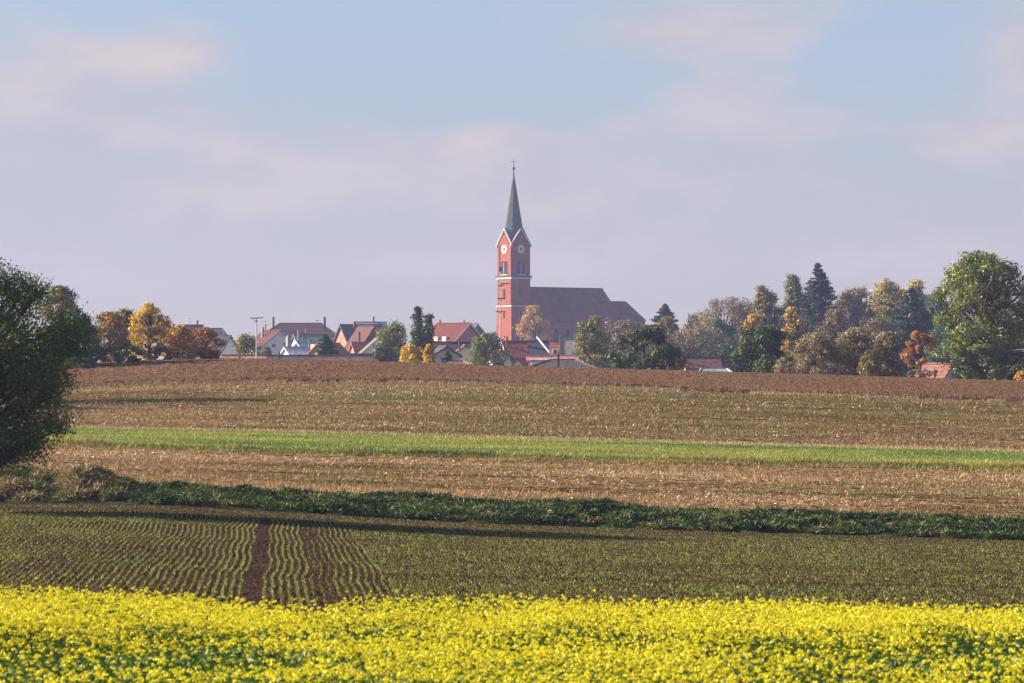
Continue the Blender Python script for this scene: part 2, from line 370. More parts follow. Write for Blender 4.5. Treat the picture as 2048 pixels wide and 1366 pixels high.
stubs('weed_patch', D_B2, D_B1, 70000, 'scattered green weeds growing through the upper stubble', 34, .15, [(.07, .09, .02), (.14, .16, .035), (.24, .2, .07)],
      lambda X, Y, T, px: .9*(fbm(X*.06+3, Y*.22, 3, 53) > .49)*(px > 450), .06)
stubs('meadow_grass', D_B3, D_B2, 190000, 'short bright green grass covering the meadow strip', 35, .11, [(.045, .095, .01), (.1, .175, .02), (.18, .25, .035), (.32, .29, .06)],
      None, .045, .5)
stubs('edge_grass', lambda p: D_B3(p)-.5, lambda p: D_B3(p)+.9, 26000, 'rough yellowed grass tufts along the lower edge of the meadow', 36, .26, [(.07, .1, .02), (.22, .2, .04), (.4, .31, .09)],
      lambda X, Y, T, px: .12+1.1*np.clip((fbm(X*.35, Y*.35, 3, 61)-.4)*5, 0, 1), .045, .4)
stubs('edge_grass', lambda p: D_B1(p)-.9, lambda p: D_B1(p)+.2, 14000, 'dry grass tufts along the lip of the ploughed field', 37, .28, [(.1, .09, .03), (.28, .2, .09), (.42, .32, .16)],
      lambda X, Y, T, px: (fbm(X*.25, Y*.1, 3, 63) > .46), .05, .3)
stubs('edge_grass', lambda p: D_B2(p)-.6, lambda p: D_B2(p)+2.2, 26000, 'fringe of dry straw along the upper edge of the meadow', 38, .16, [(.2, .17, .06), (.4, .3, .17), (.5, .38, .22)],
      lambda X, Y, T, px: .9-.6*T, .05, .5)

# --- bank vegetation: humps of leaning grass
def bankgrass():
    r = np.random.RandomState(5); nt = 1500
    U = r.rand(nt)*.39-.195; T = r.rand(nt)**.85*1.12-.02; px = CX+F*U
    D = D_B5(px)+.35+(D_B4(px)-D_B5(px))*T; X = U*D
    big = fbm(X*.35, D*.5, 3, 71)
    tall = np.exp(-((px-180)/62)**2)+.75*np.exp(-((px-10)/95)**2)
    Rr = .2+.42*r.rand(nt)**1.5; h = (.07+.33*np.clip(big*1.6-.3, .1, 1)*(.45+.75*r.rand(nt)))*(1+1.2*tall)
    h = h*(1-.35*(T < .25))
    keep = (np.exp(-((px-98)/26)**2) < .5) | (T > .8); U, T, px, D, X, Rr, h, tall = [q[keep] for q in (U, T, px, D, X, Rr, h, tall)]; nt = len(X)
    nb = 210; n = nt*nb; R_ = np.repeat(Rr, nb); H_ = np.repeat(h, nb); tl = np.repeat(tall, nb)
    a = r.rand(n)*2*pi; f = r.rand(n)**.6
    ca, sa = np.cos(a), np.sin(a)
    g = np.repeat(terrain(X, D), nb)
    bz = H_*np.sqrt(np.clip(1-f*f, 0, 1))*(.75+.35*r.rand(n))
    base = np.stack([np.repeat(X, nb)+ca*f*R_, np.repeat(D, nb)+sa*f*R_, g+bz], 1)
    Lb = (.07+.15*r.rand(n))*(1+.9*tl*r.rand(n)); up = np.where(r.rand(n) < .25+.45*np.clip(tl, 0, 1), .9, -.35)+r.randn(n)*.35
    d = np.stack([ca+r.randn(n)*.5, sa+r.randn(n)*.5, up], 1); d /= np.linalg.norm(d, axis=1, keepdims=True)
    p = np.cross(d, r.randn(n, 3)); p /= np.linalg.norm(p, axis=1, keepdims=True); w = (.012+.012*r.rand(n))[:, None]
    V = np.stack([base-p*w, base+p*w, base+d*Lb[:, None]], 1)
    v = np.clip(np.repeat(.02+.68*r.rand(nt)**1.7, nb)+r.randn(n)*.1+np.repeat((r.rand(nt) < .07)*.3, nb)+.62*tl*(r.rand(n) < .9), 0, 1)
    m = leafmat('bank_grass', [(.012, .03, .007), (.028, .065, .01), (.09, .16, .022), (.27, .2, .085), (.42, .3, .17)], .15)
    tri_obj('bank_grass', V.reshape(-1, 3), v, m, 'dense lush dark green grass humps covering the field bank, drier at the left', 'grass')
bankgrass()
# --- clods on plough
def clods(name, D0, D1, n, s, mat, label, seed):
    r = np.random.RandomState(seed); U = r.rand(n)*.39-.195; px = CX+F*U; D = D0(px)+(D1(px)-D0(px))*r.rand(n); X = U*D
    Z = terrain(X, D)+s*.2
    base = np.array([(1, 0, 0), (0, 1, 0), (-1, 0, 0), (0, -1, 0), (0, 0, 1.)])
    k = 5; sz = s*(.4+r.rand(n)**2*1.3)
    V = base[None]*sz[:, None, None]*(.7+.6*r.rand(n, k, 3))
    a = r.rand(n)*6.28; ca, sa = np.cos(a)[:, None], np.sin(a)[:, None]
    x = V[..., 0]*ca-V[..., 1]*sa; y = V[..., 0]*sa+V[..., 1]*ca
    V = np.stack([x+X[:, None], y+D[:, None], V[..., 2]*.9+Z[:, None]-.1*s], -1).reshape(-1, 3)
    f = np.array([(0, 1, 4), (1, 2, 4), (2, 3, 4), (3, 0, 4)]); Fc = (f[None]+(np.arange(n)*k)[:, None, None]).reshape(-1, 3)
    tag(link(name, npmesh(name, V, Fc), mat), label, 'soil', kind='stuff')
clods('soil_clods', D_B1, lambda p: D_CR(p)+10, 90000, .068, M['plough'], 'loose clods of turned earth on the ploughed crest', 81)
clods('soil_clods', lambda p: 54+0*p, lambda p: D_B5(p)-.1, 60000, .035, M['soil'], 'small clods and stones lying on the sown field', 82)

# ------------------------------------------------------------------ mustard
def mustard():
    r = np.random.RandomState(3)
    n = 90000
    D = np.sqrt(15.5**2+r.rand(n)*(38.6**2-15.5**2)); U = (r.rand(n)*2-1)*.185; X = U*D
    D = D+.25*(vnoise(X*1.2, X*0, 6)-.5)
    px = CX+F*U
    def dens(X, Y):
        d = .45*fbm(X*.8, Y*.6, 3, 91)+.55*fbm(X*.55, Y*.8, 3, 95)
        px = CX+F*X/Y
        # thin bands where leaves show
        b = np.exp(-((Y-29.3-.3*np.sin(X*1.3))/.95)**2)*np.clip((px-1350)/250, 0, 1)
        b += np.exp(-((Y-28.2-.3*np.sin(X*2.1+1))/.8)**2)*np.clip((850-px)/300, 0, 1)*.9
        b += np.exp(-((Y-31.3)/.5)**2)*np.exp(-((px-430)/170)**2)*.6
        return np.clip(-.95+3.3*d-.3*np.clip((29-Y)/3, 0, 1)-2.4*b, .02, 1), b
    dn, b = dens(X, D)
    keep = r.rand(n) < dn*.95; X = X[keep]; D = D[keep]; b = b[keep]; n = len(X)
    g = terrain(X, D)
    wv = fbm(X*.55, D*.8, 3, 95); hh = .905+(.46*(wv-.34)-.085)*np.clip((36.8-D)/3, .12, 1)-.03*b+r.randn(n)*.05-.12*r.rand(n)**3
    tall = r.rand(n) < .02; hh = hh+tall*r.rand(n)*.16
    top = np.stack([X, D, g+hh], 1)
    # petals
    k = 13; rad = .011+.017*r.rand(n)**1.3
    d = r.randn(n, k, 3); d /= np.linalg.norm(d, axis=2, keepdims=True); d[..., 2] = np.abs(d[..., 2])*1.1-.25
    pc = top[:, None]+d*(rad[:, None, None]*(.6+.5*r.rand(n, k, 1)))
    nrm = d+r.randn(n, k, 3)*.6; nrm /= np.linalg.norm(nrm, axis=2, keepdims=True)
    t1 = np.cross(nrm, r.randn(n, k, 3)); t1 /= np.linalg.norm(t1, axis=2, keepdims=True); t2 = np.cross(nrm, t1)
    s = (.0055+.0042*r.rand(n, k, 1))*(.7+.5*(rad/.022)[:, None, None])
    V = np.stack([pc-t1*s, pc-t2*s*.8, pc+t1*s, pc+t2*s*.8], 2).reshape(-1, 3)
    ym = leafmat('mustard_petal', [(.58, .5, .01), (.78, .7, .02), (.84, .78, .05)], .3)
    me = npmesh('mustard_flowers', V, np.arange(len(V)).reshape(-1, 4), np.repeat(np.repeat(r.rand(n), k)*.7+.3*r.rand(n*k), 4))
    tag(link('mustard_flowers', me, ym), 'dense yellow mustard flower heads filling the foreground', 'flowers', kind='stuff')
    # stems under heads and leaves
    st = blades(X, D, hh, .012+0*hh, .0, r)
    gm = leafmat('mustard_green', [(.03, .07, .012), (.06, .13, .02), (.12, .2, .035)], .35)
    nl = 150000
    Dl = np.sqrt(15.5**2+r.rand(nl)*(38.6**2-15.5**2)); Ul = (r.rand(nl)*2-1)*.185; Xl = Ul*Dl
    _, bl = dens(Xl, Dl)
    zl = terrain(Xl, Dl)+.92*(1-.55*r.rand(nl)**1.6)-.02*bl-.13+.42*(fbm(Xl*.55, Dl*.8, 3, 95)-.34)
    c = np.stack([Xl, Dl, zl], 1); nr = r.randn(nl, 3); nr[:, 2] = np.abs(nr[:, 2])+.3; nr /= np.linalg.norm(nr, axis=1, keepdims=True)
    t1 = np.cross(nr, r.randn(nl, 3)); t1 /= np.linalg.norm(t1, axis=1, keepdims=True); t2 = np.cross(nr, t1)
    s1 = (.012+.022*r.rand(nl)*(1+.8*bl))[:, None]; s2 = s1*.45
    Vl = np.stack([c-t1*s1, c-t2*s2, c+t1*s1, c+t2*s2], 1).reshape(-1, 3)
    me = npmesh('mustard_leaves', Vl, np.arange(len(Vl)).reshape(-1, 4), np.repeat(r.rand(nl), 4))
    tag(link('mustard_leaves', me, gm), 'green leaves showing between the mustard flowers', 'leaves', kind='stuff')
    tri_obj('mustard_stems', st, r.rand(n), gm, 'thin green mustard stems below the flower heads', 'stems')
mustard()

# ------------------------------------------------------------------ trees
def prof(kind, t):
    t = np.clip(t, 0, 1)
    if kind == 'round': return np.sqrt(np.clip(1-(2*t-1)**2, 0, 1))**.75
    if kind == 'oval': return np.sin(pi*np.clip(t, .02, 1)**.8)**.6
    if kind == 'bush': return np.clip(1-t**2.2, 0, 1)**.55*(.8+.2*np.minimum(t*4, 1))
    if kind == 'cone': return .08+.92*(1-t)**.85
    if kind == 'col': return np.clip(1-t**5, 0, 1)**.6*(.75+.25*np.minimum(t*3, 1))
    if kind == 'fat': return np.clip(1-np.abs(2*t-1)**2.8, 0, 1)**.5
    if kind == 'dome': return np.where(t > .5, np.clip(1-np.abs(2*t-1)**2.3, 0, 1)**.55, .84+.32*t)
    if kind == 'full': return np.clip(1-t**4.5, 0, 1)**.5*(.82+.18*np.minimum(t*3, 1))
    if kind == 'cone2': return .1+.9*np.minimum(1, (1-t)*1.5)
    if kind == 'vase': return np.clip(np.sin(pi*np.clip(t, .02, 1)**1.25), 0, 1)**.6
    return 1-t

def quads(c, nrm, s1, s2, r):
    t1 = np.cross(nrm, r.randn(len(c), 3)); t1 /= np.linalg.norm(t1, axis=1, keepdims=True)+1e-9; t2 = np.cross(nrm, t1)
    return np.stack([c-t1*s1, c-t2*s2, c+t1*s1, c+t2*s2], 1).reshape(-1, 3)

def tree(name, label, x0, x1, yt, yb, D, mat, shape='round', seed=1, leafpx=4.2, layers=7, clumps=None, rc=.25, trunk=True,
         group=None, cat='tree', depth=1.0, bark='bark', vbias=0.0, twigs=0, irr=.5, patch=None):
    """crown fills pixel box x0..x1, yt..yb of the photograph at distance D metres"""
    r = np.random.RandomState(seed*13+5)
    k = D/F; cx = ((x0+x1)/2-CX)*k; Rr = (x1-x0)/2*k; zt = (YH-yt)*k; zb = (YH-yb)*k; H = zt-zb
    g = gz(cx, D); root = empty(name, (cx, D, g)); tag(root, label, cat, group)
    zb = max(min(zb, g+.1) if D > 330 else zb, g+.05); H = zt-zb
    asp = (x1-x0)*(yb-yt)
    leaf = leafpx*k if D < 450 else min(leafpx*k, .34)
    nleaf = int(asp*.8*layers/((leaf/k)**2)*2.3)
    nc = clumps or int(np.clip(44*(H/Rr), 48, 230))
    # clump centres: outer shell of the crown preferred
    t = r.rand(nc)**.9; th = r.rand(nc)*2*pi
    wob_ = 1.05-irr*.6+irr*vnoise(th*1.2+seed, t*4+seed, seed % 9)
    rr = Rr*prof(shape, t)*wob_*(.3+.66*r.rand(nc)**.45)
    c = np.stack([rr*np.cos(th), rr*np.sin(th)*depth, zb-g+H*(.03+.93*t)], 1)
    out = r.rand(nc) < .14; c[out, :2] *= 1.18; hr = np.hypot(c[:, 0], c[:, 1]); lim_ = Rr*.93; c[:, :2] *= np.minimum(1, lim_/np.maximum(hr, 1e-6))[:, None]; c[:, 2] += np.where(out, .03*H*r.rand(nc), 0)
    lobe = vnoise(c[:, 0]/Rr*1.6+seed*3.1, c[:, 2]/Rr*1.1, seed % 7)-.5; c[:, 2] += lobe*.16*H*(t > .55); c[:, 2] = np.minimum(c[:, 2], zt-g-.12*min(Rr, H*.6)*(.4+.8*r.rand(nc)))
    rad = min(Rr, H*.6)*rc*(.6+.8*r.rand(nc))
    lim = Rr*1.02; 
    w = rad**2; cnt = np.maximum((nleaf*w/w.sum()).astype(int), 12)
    ci = np.repeat(np.arange(nc), cnt); n = len(ci)
    d = r.randn(n, 3); d /= np.linalg.norm(d, axis=1, keepdims=True)
    rs = (.25+.75*r.rand(n)**.5)*(1+.35*r.randn(n)*.5)
    pos = c[ci]+d*rs[:, None]*rad[ci][:, None]*np.array([1.05, 1.05, .8])
    # keep silhouette inside the box
    pos[:, 2] = np.minimum(pos[:, 2], zt-g+.02*H*r.rand(n)); pos[:, 2] = np.maximum(pos[:, 2], .06)
    nrm = d*1.0+r.randn(n, 3)*.55+np.array([0, 0, .25]); nrm /= np.linalg.norm(nrm, axis=1, keepdims=True)
    s = leaf*(.35+.4*r.rand(n))[:, None]
    V = quads(pos, nrm, s, s*.62, r)
    cv = r.rand(nc)
    v = np.clip(.5*cv[ci]+.5*r.rand(n)+vbias, 0, 1)
    if patch: v = np.clip(v*.6+patch(pos, r)*.4, 0, 1)
    me = npmesh('crown', V, np.arange(len(V)).reshape(-1, 4), np.repeat(v, 4))
    link('crown', me, mat, root)
    if trunk:
        mb = MB(); tr = max(.028*(zt-g), .06); top = np.array([0, 0, (zt-g)*.82])
        p = [np.array([0, 0, -.15]), np.array([.1*Rr*r.randn()*.3, 0, (zt-g)*.3]), np.array([.12*Rr*r.randn()*.4, .1*Rr*r.randn(), (zt-g)*.58]), top]
        mb.tube(p, [tr, tr*.8, tr*.5, tr*.1], 7)
        for i in range(nc):
            f = np.clip((c[i, 2]/top[2])*.62, .12, .9); seg = min(int(f*3), 2); ff = f*3-seg
            a = p[seg]*(1-ff)+p[seg+1]*ff; e = c[i]
            mid = (a+e)/2+np.array([0, 0, -.06*np.linalg.norm(e-a)])+r.randn(3)*.04*Rr
            mb.tube([a, mid, e], [tr*.42*(1-.5*f), tr*.25, tr*.07], 4, False)
            for q in range(twigs):
                e2 = e+np.clip(r.randn(3), -1.2, 1.2)*rad[i]*.7; e2[2] = min(e2[2]+.3*rad[i], zt-g)
                mb.tube([mid*.15+e*.85, (e+e2)/2+r.randn(3)*.06*rad[i], e2], [tr*.12, tr*.07, max(tr*.025, .25*k)], 3, False)
        mb.build('trunk', M[bark], root)
    return root

def conifer(name, label, x0, x1, yt, yb, D, mat, seed=1, group=None, layers=1.0, cat='tree'):
    r = np.random.RandomState(seed*7+3); k = D/F; cx = ((x0+x1)/2-CX)*k; Rr = (x1-x0)/2*k; zt = (YH-yt)*k
    g = gz(cx, D); root = empty(name, (cx, D, g)); tag(root, label, cat, group)
    zb = max((YH-yb)*k-g, .4); Ht = zt-g; mb = MB(); mb.tube([(0, 0, -.1), (0, 0, Ht*.6), (0, 0, Ht)], [.02*Ht, .012*Ht, .02], 7)
    P_ = []; N_ = []
    lv = int(30*layers); leaf = min(4.2*k, .34)
    for i in range(lv):
      for b in range(9):
        t = min((i+1.3*r.rand())/lv, .985); z = zb+(Ht-zb)*t; L0 = Rr*(.05+.95*min(1, (1-t)*1.75)**.95)
        if True:
            a = r.rand()*2*pi; L = L0*(.65+.55*r.rand()); d = np.array([cos(a), sin(a), 0])
            up = .12 if t > .5 else -.18
            e = np.array([0, 0, z])+d*L+np.array([0, 0, up*L]); s0 = np.array([0, 0, z])
            mid = (s0+e)/2+np.array([0, 0, -.06*L]); mb.tube([s0, mid, e], [.006*Ht, .004*Ht, .01], 3, False)
            m = int(16+150*L/Rr*(.35/leaf)**.6); f = r.rand(m)**.7
            c = s0+(e-s0)*f[:, None]+r.randn(m, 3)*np.array([1, 1, .55])*(.09*L*(1.2-f)[:, None]+.12*leaf)
            c[:, 2] -= np.abs(r.randn(m))*.05*L
            P_.append(c); nn = r.randn(m, 3)*.6+np.array([0, 0, .8])+d*.4; N_.append(nn)
    c = np.concatenate(P_); nn = np.concatenate(N_); nn /= np.linalg.norm(nn, axis=1, keepdims=True); n = len(c)
    c[:, 2] = np.minimum(c[:, 2], Ht)
    s = leaf*(.4+.4*r.rand(n))[:, None]
    me = npmesh('crown', quads(c, nn, s, s*.45, r), np.arange(4*n).reshape(-1, 4), np.repeat(r.rand(n), 4))
    link('crown', me, mat, root); mb.build('trunk', M['bark'], root); return root

LG = {
 'dk': leafmat('deep_green_leaf', [(0.024, 0.05, 0.012), (0.054, 0.096, 0.02), (0.108, 0.156, 0.034)]),
 'mid': leafmat('mid_green_leaf', [(0.054, 0.088, 0.02), (0.121, 0.162, 0.034), (0.216, 0.243, 0.061)]),
 'teal': leafmat('cool_green_leaf', [(0.032, 0.072, 0.032), (0.064, 0.136, 0.048), (0.112, 0.192, 0.072)]),
 'olive': leafmat('olive_leaf', [(0.095, 0.088, 0.027), (0.203, 0.176, 0.047), (0.351, 0.27, 0.081)]),
 'sere': leafmat('sere_leaf', [(0.112, 0.09, 0.05), (0.246, 0.202, 0.095), (0.448, 0.37, 0.202)]),
 'brown': leafmat('brown_leaf', [(0.109, 0.078, 0.041), (0.207, 0.156, 0.074), (0.316, 0.242, 0.108)]),
 'mauve': leafmat('faded_leaf', [(0.126, 0.103, 0.07), (0.214, 0.176, 0.112), (0.302, 0.265, 0.154)]),
 'yel': leafmat('yellow_leaf', [(0.297, 0.189, 0.027), (0.648, 0.419, 0.041), (0.9, 0.634, 0.081)]),
 'yel2': leafmat('pale_yellow_leaf', [(0.169, 0.182, 0.033), (0.442, 0.377, 0.058), (0.715, 0.546, 0.091)]),
 'gold': leafmat('golden_leaf', [(0.27, 0.149, 0.027), (0.567, 0.324, 0.047), (0.743, 0.486, 0.081)]),
 'rust': leafmat('rust_leaf', [(.18, .07, .02), (.38, .16, .04), (.52, .27, .07)]),
 'mix': leafmat('autumn_mixed_leaf', [(.09, .12, .03), (.24, .2, .05), (.44, .27, .06), (.4, .17, .04)]),
 'mix2': leafmat('turning_leaf', [(0.039, 0.091, 0.026), (0.104, 0.156, 0.033), (0.338, 0.26, 0.052), (0.546, 0.312, 0.065)]),
 'spruce': leafmat('spruce_needle', [(0.02, 0.048, 0.031), (0.043, 0.085, 0.051), (0.076, 0.128, 0.068)], .1),
 'larch': leafmat('larch_needle', [(0.075, 0.09, 0.03), (0.15, 0.165, 0.053), (0.255, 0.24, 0.09)], .2),
 'big': leafmat('maple_leaf', [(0.042, 0.07, 0.011), (0.11, 0.15, 0.023), (0.221, 0.246, 0.04), (0.331, 0.321, 0.057)], .3),
}
EDGE = 'trees along the edge of the crest'; VIL = 'trees between the village houses'; FAR = 'far trees behind the crest on the right'
# left foreground
tree('broadleaf_tree', 'large dark green broadleaf tree cut off by the left edge, hanging low over the bank', -330, 178, 484, 948, 103, leafmat('near_leaf', [(.04, .085, .016), (.08, .14, .024), (.15, .2, .035), (.34, .28, .06)], .45),
     'fat', 4, 5.2, 6.5, clumps=230, rc=.16, twigs=1, irr=.42)
tree('field_tree', 'round tree left of the upper stubble hidden behind the large dark tree', -190, 30, 560, 770, 213, LG['mid'], 'round', 5, 5, 5, group='trees left of the slope')
tree('field_tree', 'smaller tree left of the upper stubble beyond the large dark tree', -330, -150, 620, 790, 203, LG['mid'], 'round', 6, 5, 5, group='trees left of the slope')
tree('broadleaf_tree', 'olive green tree rising behind the large dark tree at the left', 76, 166, 574, 735, 262, LG['olive'], 'oval', 7, 4, 6, twigs=1, group=EDGE)
tree('broadleaf_tree', 'dark bluish green tree between the large dark tree and the autumn trees', 112, 198, 618, 735, 258, LG['teal'], 'oval', 8, 4, 8, group=EDGE)
tree('autumn_tree', 'mixed rust and olive bushy tree left of the bright yellow one', 178, 262, 625, 722, 268, LG['mix'], 'bush', 9, 4, 8, twigs=3, group=EDGE)
tree('autumn_tree', 'slender pale olive tree squeezed between rust and yellow trees', 215, 280, 612, 722, 275, LG['olive'], 'oval', 10, 4, 4, twigs=3, group=EDGE)
tree('autumn_tree', 'brightest yellow tree at the left end of the crest', 258, 338, 605, 720, 270, LG['yel'], 'oval', 11, 4, 6, twigs=2, group=EDGE)
tree('autumn_tree', 'low golden bushy tree right of the brightest yellow tree', 318, 392, 652, 720, 272, LG['gold'], 'bush', 12, 4, 8, group=EDGE)
tree('autumn_tree', 'rust red low tree in front of the grey roofed house at the left', 372, 448, 655, 720, 274, LG['rust'], 'bush', 13, 4, 6, twigs=2, group=EDGE)
tree('shrub', 'low dark undergrowth in the shade under the autumn trees', 180, 300, 690, 728, 262, LG['teal'], 'bush', 14, 4, 8, trunk=False, cat='shrub')
# village
tree('garden_tree', 'green and yellow tree left of the thin mast', 452, 532, 662, 722, 430, LG['mix2'], 'bush', 15, 4, 8, group=VIL)
tree('garden_shrub', 'thin leafless looking shrub beside the white gabled house', 520, 550, 694, 722, 440, LG['brown'], 'bush', 16, 3, 2, twigs=4, cat='shrub')
conifer('conical_evergreen', 'small dark conical evergreen in front of the orange roofs', 630, 672, 668, 724, 430, LG['teal'], 17, layers=1.1)
tree('garden_tree', 'tall yellowing loose tree left of the pair of dark columns', 742, 832, 640, 728, 460, LG['mix2'], 'oval', 18, 4, 6, twigs=3, group=VIL)
tree('garden_tree', 'green bushy tree below the loose yellowing one', 738, 800, 672, 728, 420, LG['mid'], 'bush', 19, 4, 8, group=VIL)
tree('columnar_evergreen', 'left column of the pair of tall dark evergreens', 822, 850, 614, 712, 400, LG['dk'], 'col', 20, 3.6, 9, clumps=260, rc=.42, irr=.15, group='pair of columnar evergreens')
tree('columnar_evergreen', 'right column of the pair of tall dark evergreens', 845, 868, 617, 712, 404, LG['dk'], 'col', 21, 3.6, 9, clumps=260, rc=.42, irr=.15, group='pair of columnar evergreens')
tree('yellow_shrub', 'left bright yellow shrub below the pair of dark columns', 794, 846, 690, 732, 330, LG['yel'], 'bush', 22, 4, 8, trunk=False, cat='shrub', group='bright yellow shrubs')
tree('yellow_shrub', 'right bright yellow shrub below the pair of dark columns', 842, 871, 688, 732, 332, LG['yel'], 'bush', 23, 4, 8, trunk=False, cat='shrub', group='bright yellow shrubs')
tree('garden_tree', 'spreading green tree at the foot of the church tower', 922, 1022, 668, 732, 420, LG['mid'], 'bush', 24, 4, 8, twigs=1, group=VIL)
tree('garden_tree', 'small thin shrubby tree in front of the pinkish gable', 878, 912, 700, 732, 400, LG['teal'], 'bush', 25, 3, 3, twigs=3, group=VIL)
tree('garden_tree', 'pale green treetop just left of the church tower base', 972, 998, 660, 690, 860, LG['mid'], 'round', 26, 3, 8, group=VIL)
tree('churchyard_tree', 'golden tree standing before the nave beside the tower', 1033, 1100, 613, 690, 880, LG['gold'], 'oval', 27, 3, 8, twigs=1, group=VIL)
tree('churchyard_tree', 'green and yellow tree in front of the far end of the nave', 1143, 1226, 634, 738, 420, LG['mix2'], 'oval', 28, 4, 7, twigs=2, group=VIL)
tree('churchyard_tree', 'faded mauve brown tree left of the dark front tree', 1208, 1298, 637, 738, 470, LG['mauve'], 'round', 29, 3.6, 5, twigs=3, group=VIL)
# right
tree('edge_tree', 'dark green rounded tree on the crest right of the church', 1218, 1362, 652, 740, 292, LG['dk'], 'bush', 30, 4.4, 9, clumps=46, group=EDGE)
tree('edge_tree', 'small brown shrub leaning on the dark tree right of the church', 1325, 1372, 692, 742, 296, LG['brown'], 'bush', 31, 4, 6, twigs=2, group=EDGE)
conifer('pine_tree', 'distant dark pine alone against the sky right of the church', 1300, 1360, 608, 680, 640, LG['spruce'], 32, group=FAR, layers=.8)
tree('far_tree', 'olive tree in front of the distant pine', 1305, 1357, 634, 690, 560, LG['olive'], 'round', 33, 3.5, 7, group=FAR)
tree('far_tree', 'twiggy mauve tree between the two dark front trees', 1327, 1433, 655, 742, 470, LG['mauve'], 'round', 34, 3.4, 3.5, twigs=4, group=FAR)
tree('far_tree', 'broad brown half bare tree under the open sky', 1368, 1529, 597, 735, 590, LG['brown'], 'round', 35, 3.4, 4, twigs=5, clumps=60, group=FAR)
tree('far_tree', 'small twiggy tree left of the broad half bare tree', 1367, 1417, 618, 720, 600, LG['sere'], 'full', 36, 3.4, 3, twigs=4, group=FAR)
tree('far_tree', 'cool green hazy tree below the broad half bare tree', 1396, 1481, 642, 745, 500, LG['teal'], 'full', 37, 4, 8, group=FAR)
tree('far_tree', 'tall loose olive tree left of the spruces', 1501, 1569, 570, 735, 520, LG['olive'], 'full', 38, 3.8, 5, twigs=3, group=FAR)
tree('far_tree', 'golden small tree above the left shoulder of the dark front tree', 1482, 1538, 630, 735, 450, LG['gold'], 'full', 39, 3.8, 4, twigs=2, group=FAR)
tree('larch_tree', 'yellowish green larch left of the tall dark spruce', 1548, 1622, 546, 735, 540, LG['larch'], 'cone2', 40, 3.6, 6, twigs=1, group=FAR)
conifer('spruce_tree', 'tallest dark spruce of the right hand wood', 1578, 1694, 525, 745, 560, LG['spruce'], 41, group=FAR, layers=1.3)
tree('far_tree', 'small golden tree in front of the tall dark spruce', 1561, 1611, 616, 735, 430, LG['gold'], 'full', 42, 3.8, 4, twigs=2, group=FAR)
tree('far_tree', 'brown leafy tree at the foot of the tall dark spruce', 1632, 1708, 620, 740, 500, LG['brown'], 'round', 43, 3.8, 5, twigs=2, group=FAR)
tree('far_tree', 'brownish birch between spruce and the tall yellow trees', 1669, 1754, 560, 735, 540, LG['sere'], 'full', 44, 3.6, 4.5, twigs=3, bark='birch', group=FAR)
tree('far_tree', 'left one of the two tall pale yellow trees', 1728, 1808, 556, 735, 600, LG['yel2'], 'full', 45, 3.6, 4.5, twigs=2, group=FAR)
tree('far_tree', 'right one of the two tall pale yellow trees', 1792, 1866, 562, 735, 600, LG['yel2'], 'full', 46, 3.6, 4.5, twigs=2, group=FAR)
tree('far_tree', 'dull brown tree low between birch and blue spruce', 1711, 1799, 630, 745, 480, LG['brown'], 'round', 47, 3.6, 5, twigs=2, group=FAR)
conifer('spruce_tree', 'blue green spruce in front of the pale yellow trees', 1764, 1884, 575, 745, 500, LG['spruce'], 48, group=FAR, layers=1.2)
conifer('spruce_tree', 'hazy spruce just left of the large sunlit tree', 1820, 1935, 585, 750, 540, LG['spruce'], 49, group=FAR, layers=1.2)
tree('far_tree', 'hazy green tree top beside the large sunlit tree', 1843, 1912, 590, 740, 590, LG['teal'], 'full', 50, 3.6, 6, twigs=2, group=FAR)
tree('far_tree', 'dark hazy tree filling the gap left of the large sunlit tree', 1853, 1944, 640, 755, 470, LG['teal'], 'round', 63, 3.6, 8, group=FAR)
tree('edge_tree', 'dark green tree on the crest left of the silvery bushes', 1462, 1592, 653, 750, 290, LG['dk'], 'bush', 51, 4.4, 9, clumps=44, group=EDGE)
tree('edge_bush', 'small sere bush at the right foot of the second dark tree', 1545, 1590, 715, 752, 280, LG['sere'], 'bush', 52, 3.6, 6, trunk=False, cat='bush', group='silvery bushes on the crest')
tree('edge_bush', 'left rounded silvery olive bush on the crest', 1578, 1682, 667, 754, 285, LG['sere'], 'bush', 53, 3.4, 7, twigs=2, cat='bush', group='silvery bushes on the crest')
tree('edge_bush', 'large middle silvery olive bush on the crest', 1662, 1760, 657, 757, 287, LG['sere'], 'bush', 54, 3.4, 7, twigs=2, cat='bush', group='silvery bushes on the crest')
tree('edge_bush', 'right silvery olive bush beside the rust coloured tree', 1735, 1812, 665, 759, 289, LG['sere'], 'bush', 55, 3.4, 7, twigs=2, cat='bush', group='silvery bushes on the crest')
tree('edge_bush', 'low yellowish bush in front of the large silvery bush', 1715, 1765, 702, 758, 281, LG['olive'], 'bush', 56, 3.4, 7, trunk=False, cat='bush', group='silvery bushes on the crest')
tree('autumn_tree', 'slender rust orange tree left of the large sunlit tree', 1803, 1876, 657, 760, 282, LG['rust'], 'oval', 57, 3.6, 3.2, clumps=30, rc=.2, twigs=2, group=EDGE)
tree('edge_bush', 'small reddish scrub at the foot of the rust orange tree', 1795, 1880, 738, 762, 278, LG['brown'], 'bush', 58, 3.4, 5, trunk=False, cat='bush', group='silvery bushes on the crest')
tree('edge_tree', 'large sunlit yellow green tree at the right edge of the crest', 1870, 2066, 505, 768, 286, LG['big'], 'dome', 64, 5.0, 7, clumps=260, rc=.18, twigs=1, irr=.42, group=EDGE)
tree('edge_tree', 'dense green tree joining the large sunlit one at the right edge', 2020, 2160, 560, 770, 300, LG['big'], 'full', 60, 4.8, 9, clumps=230, rc=.2, twigs=1, vbias=-.12, group=EDGE)
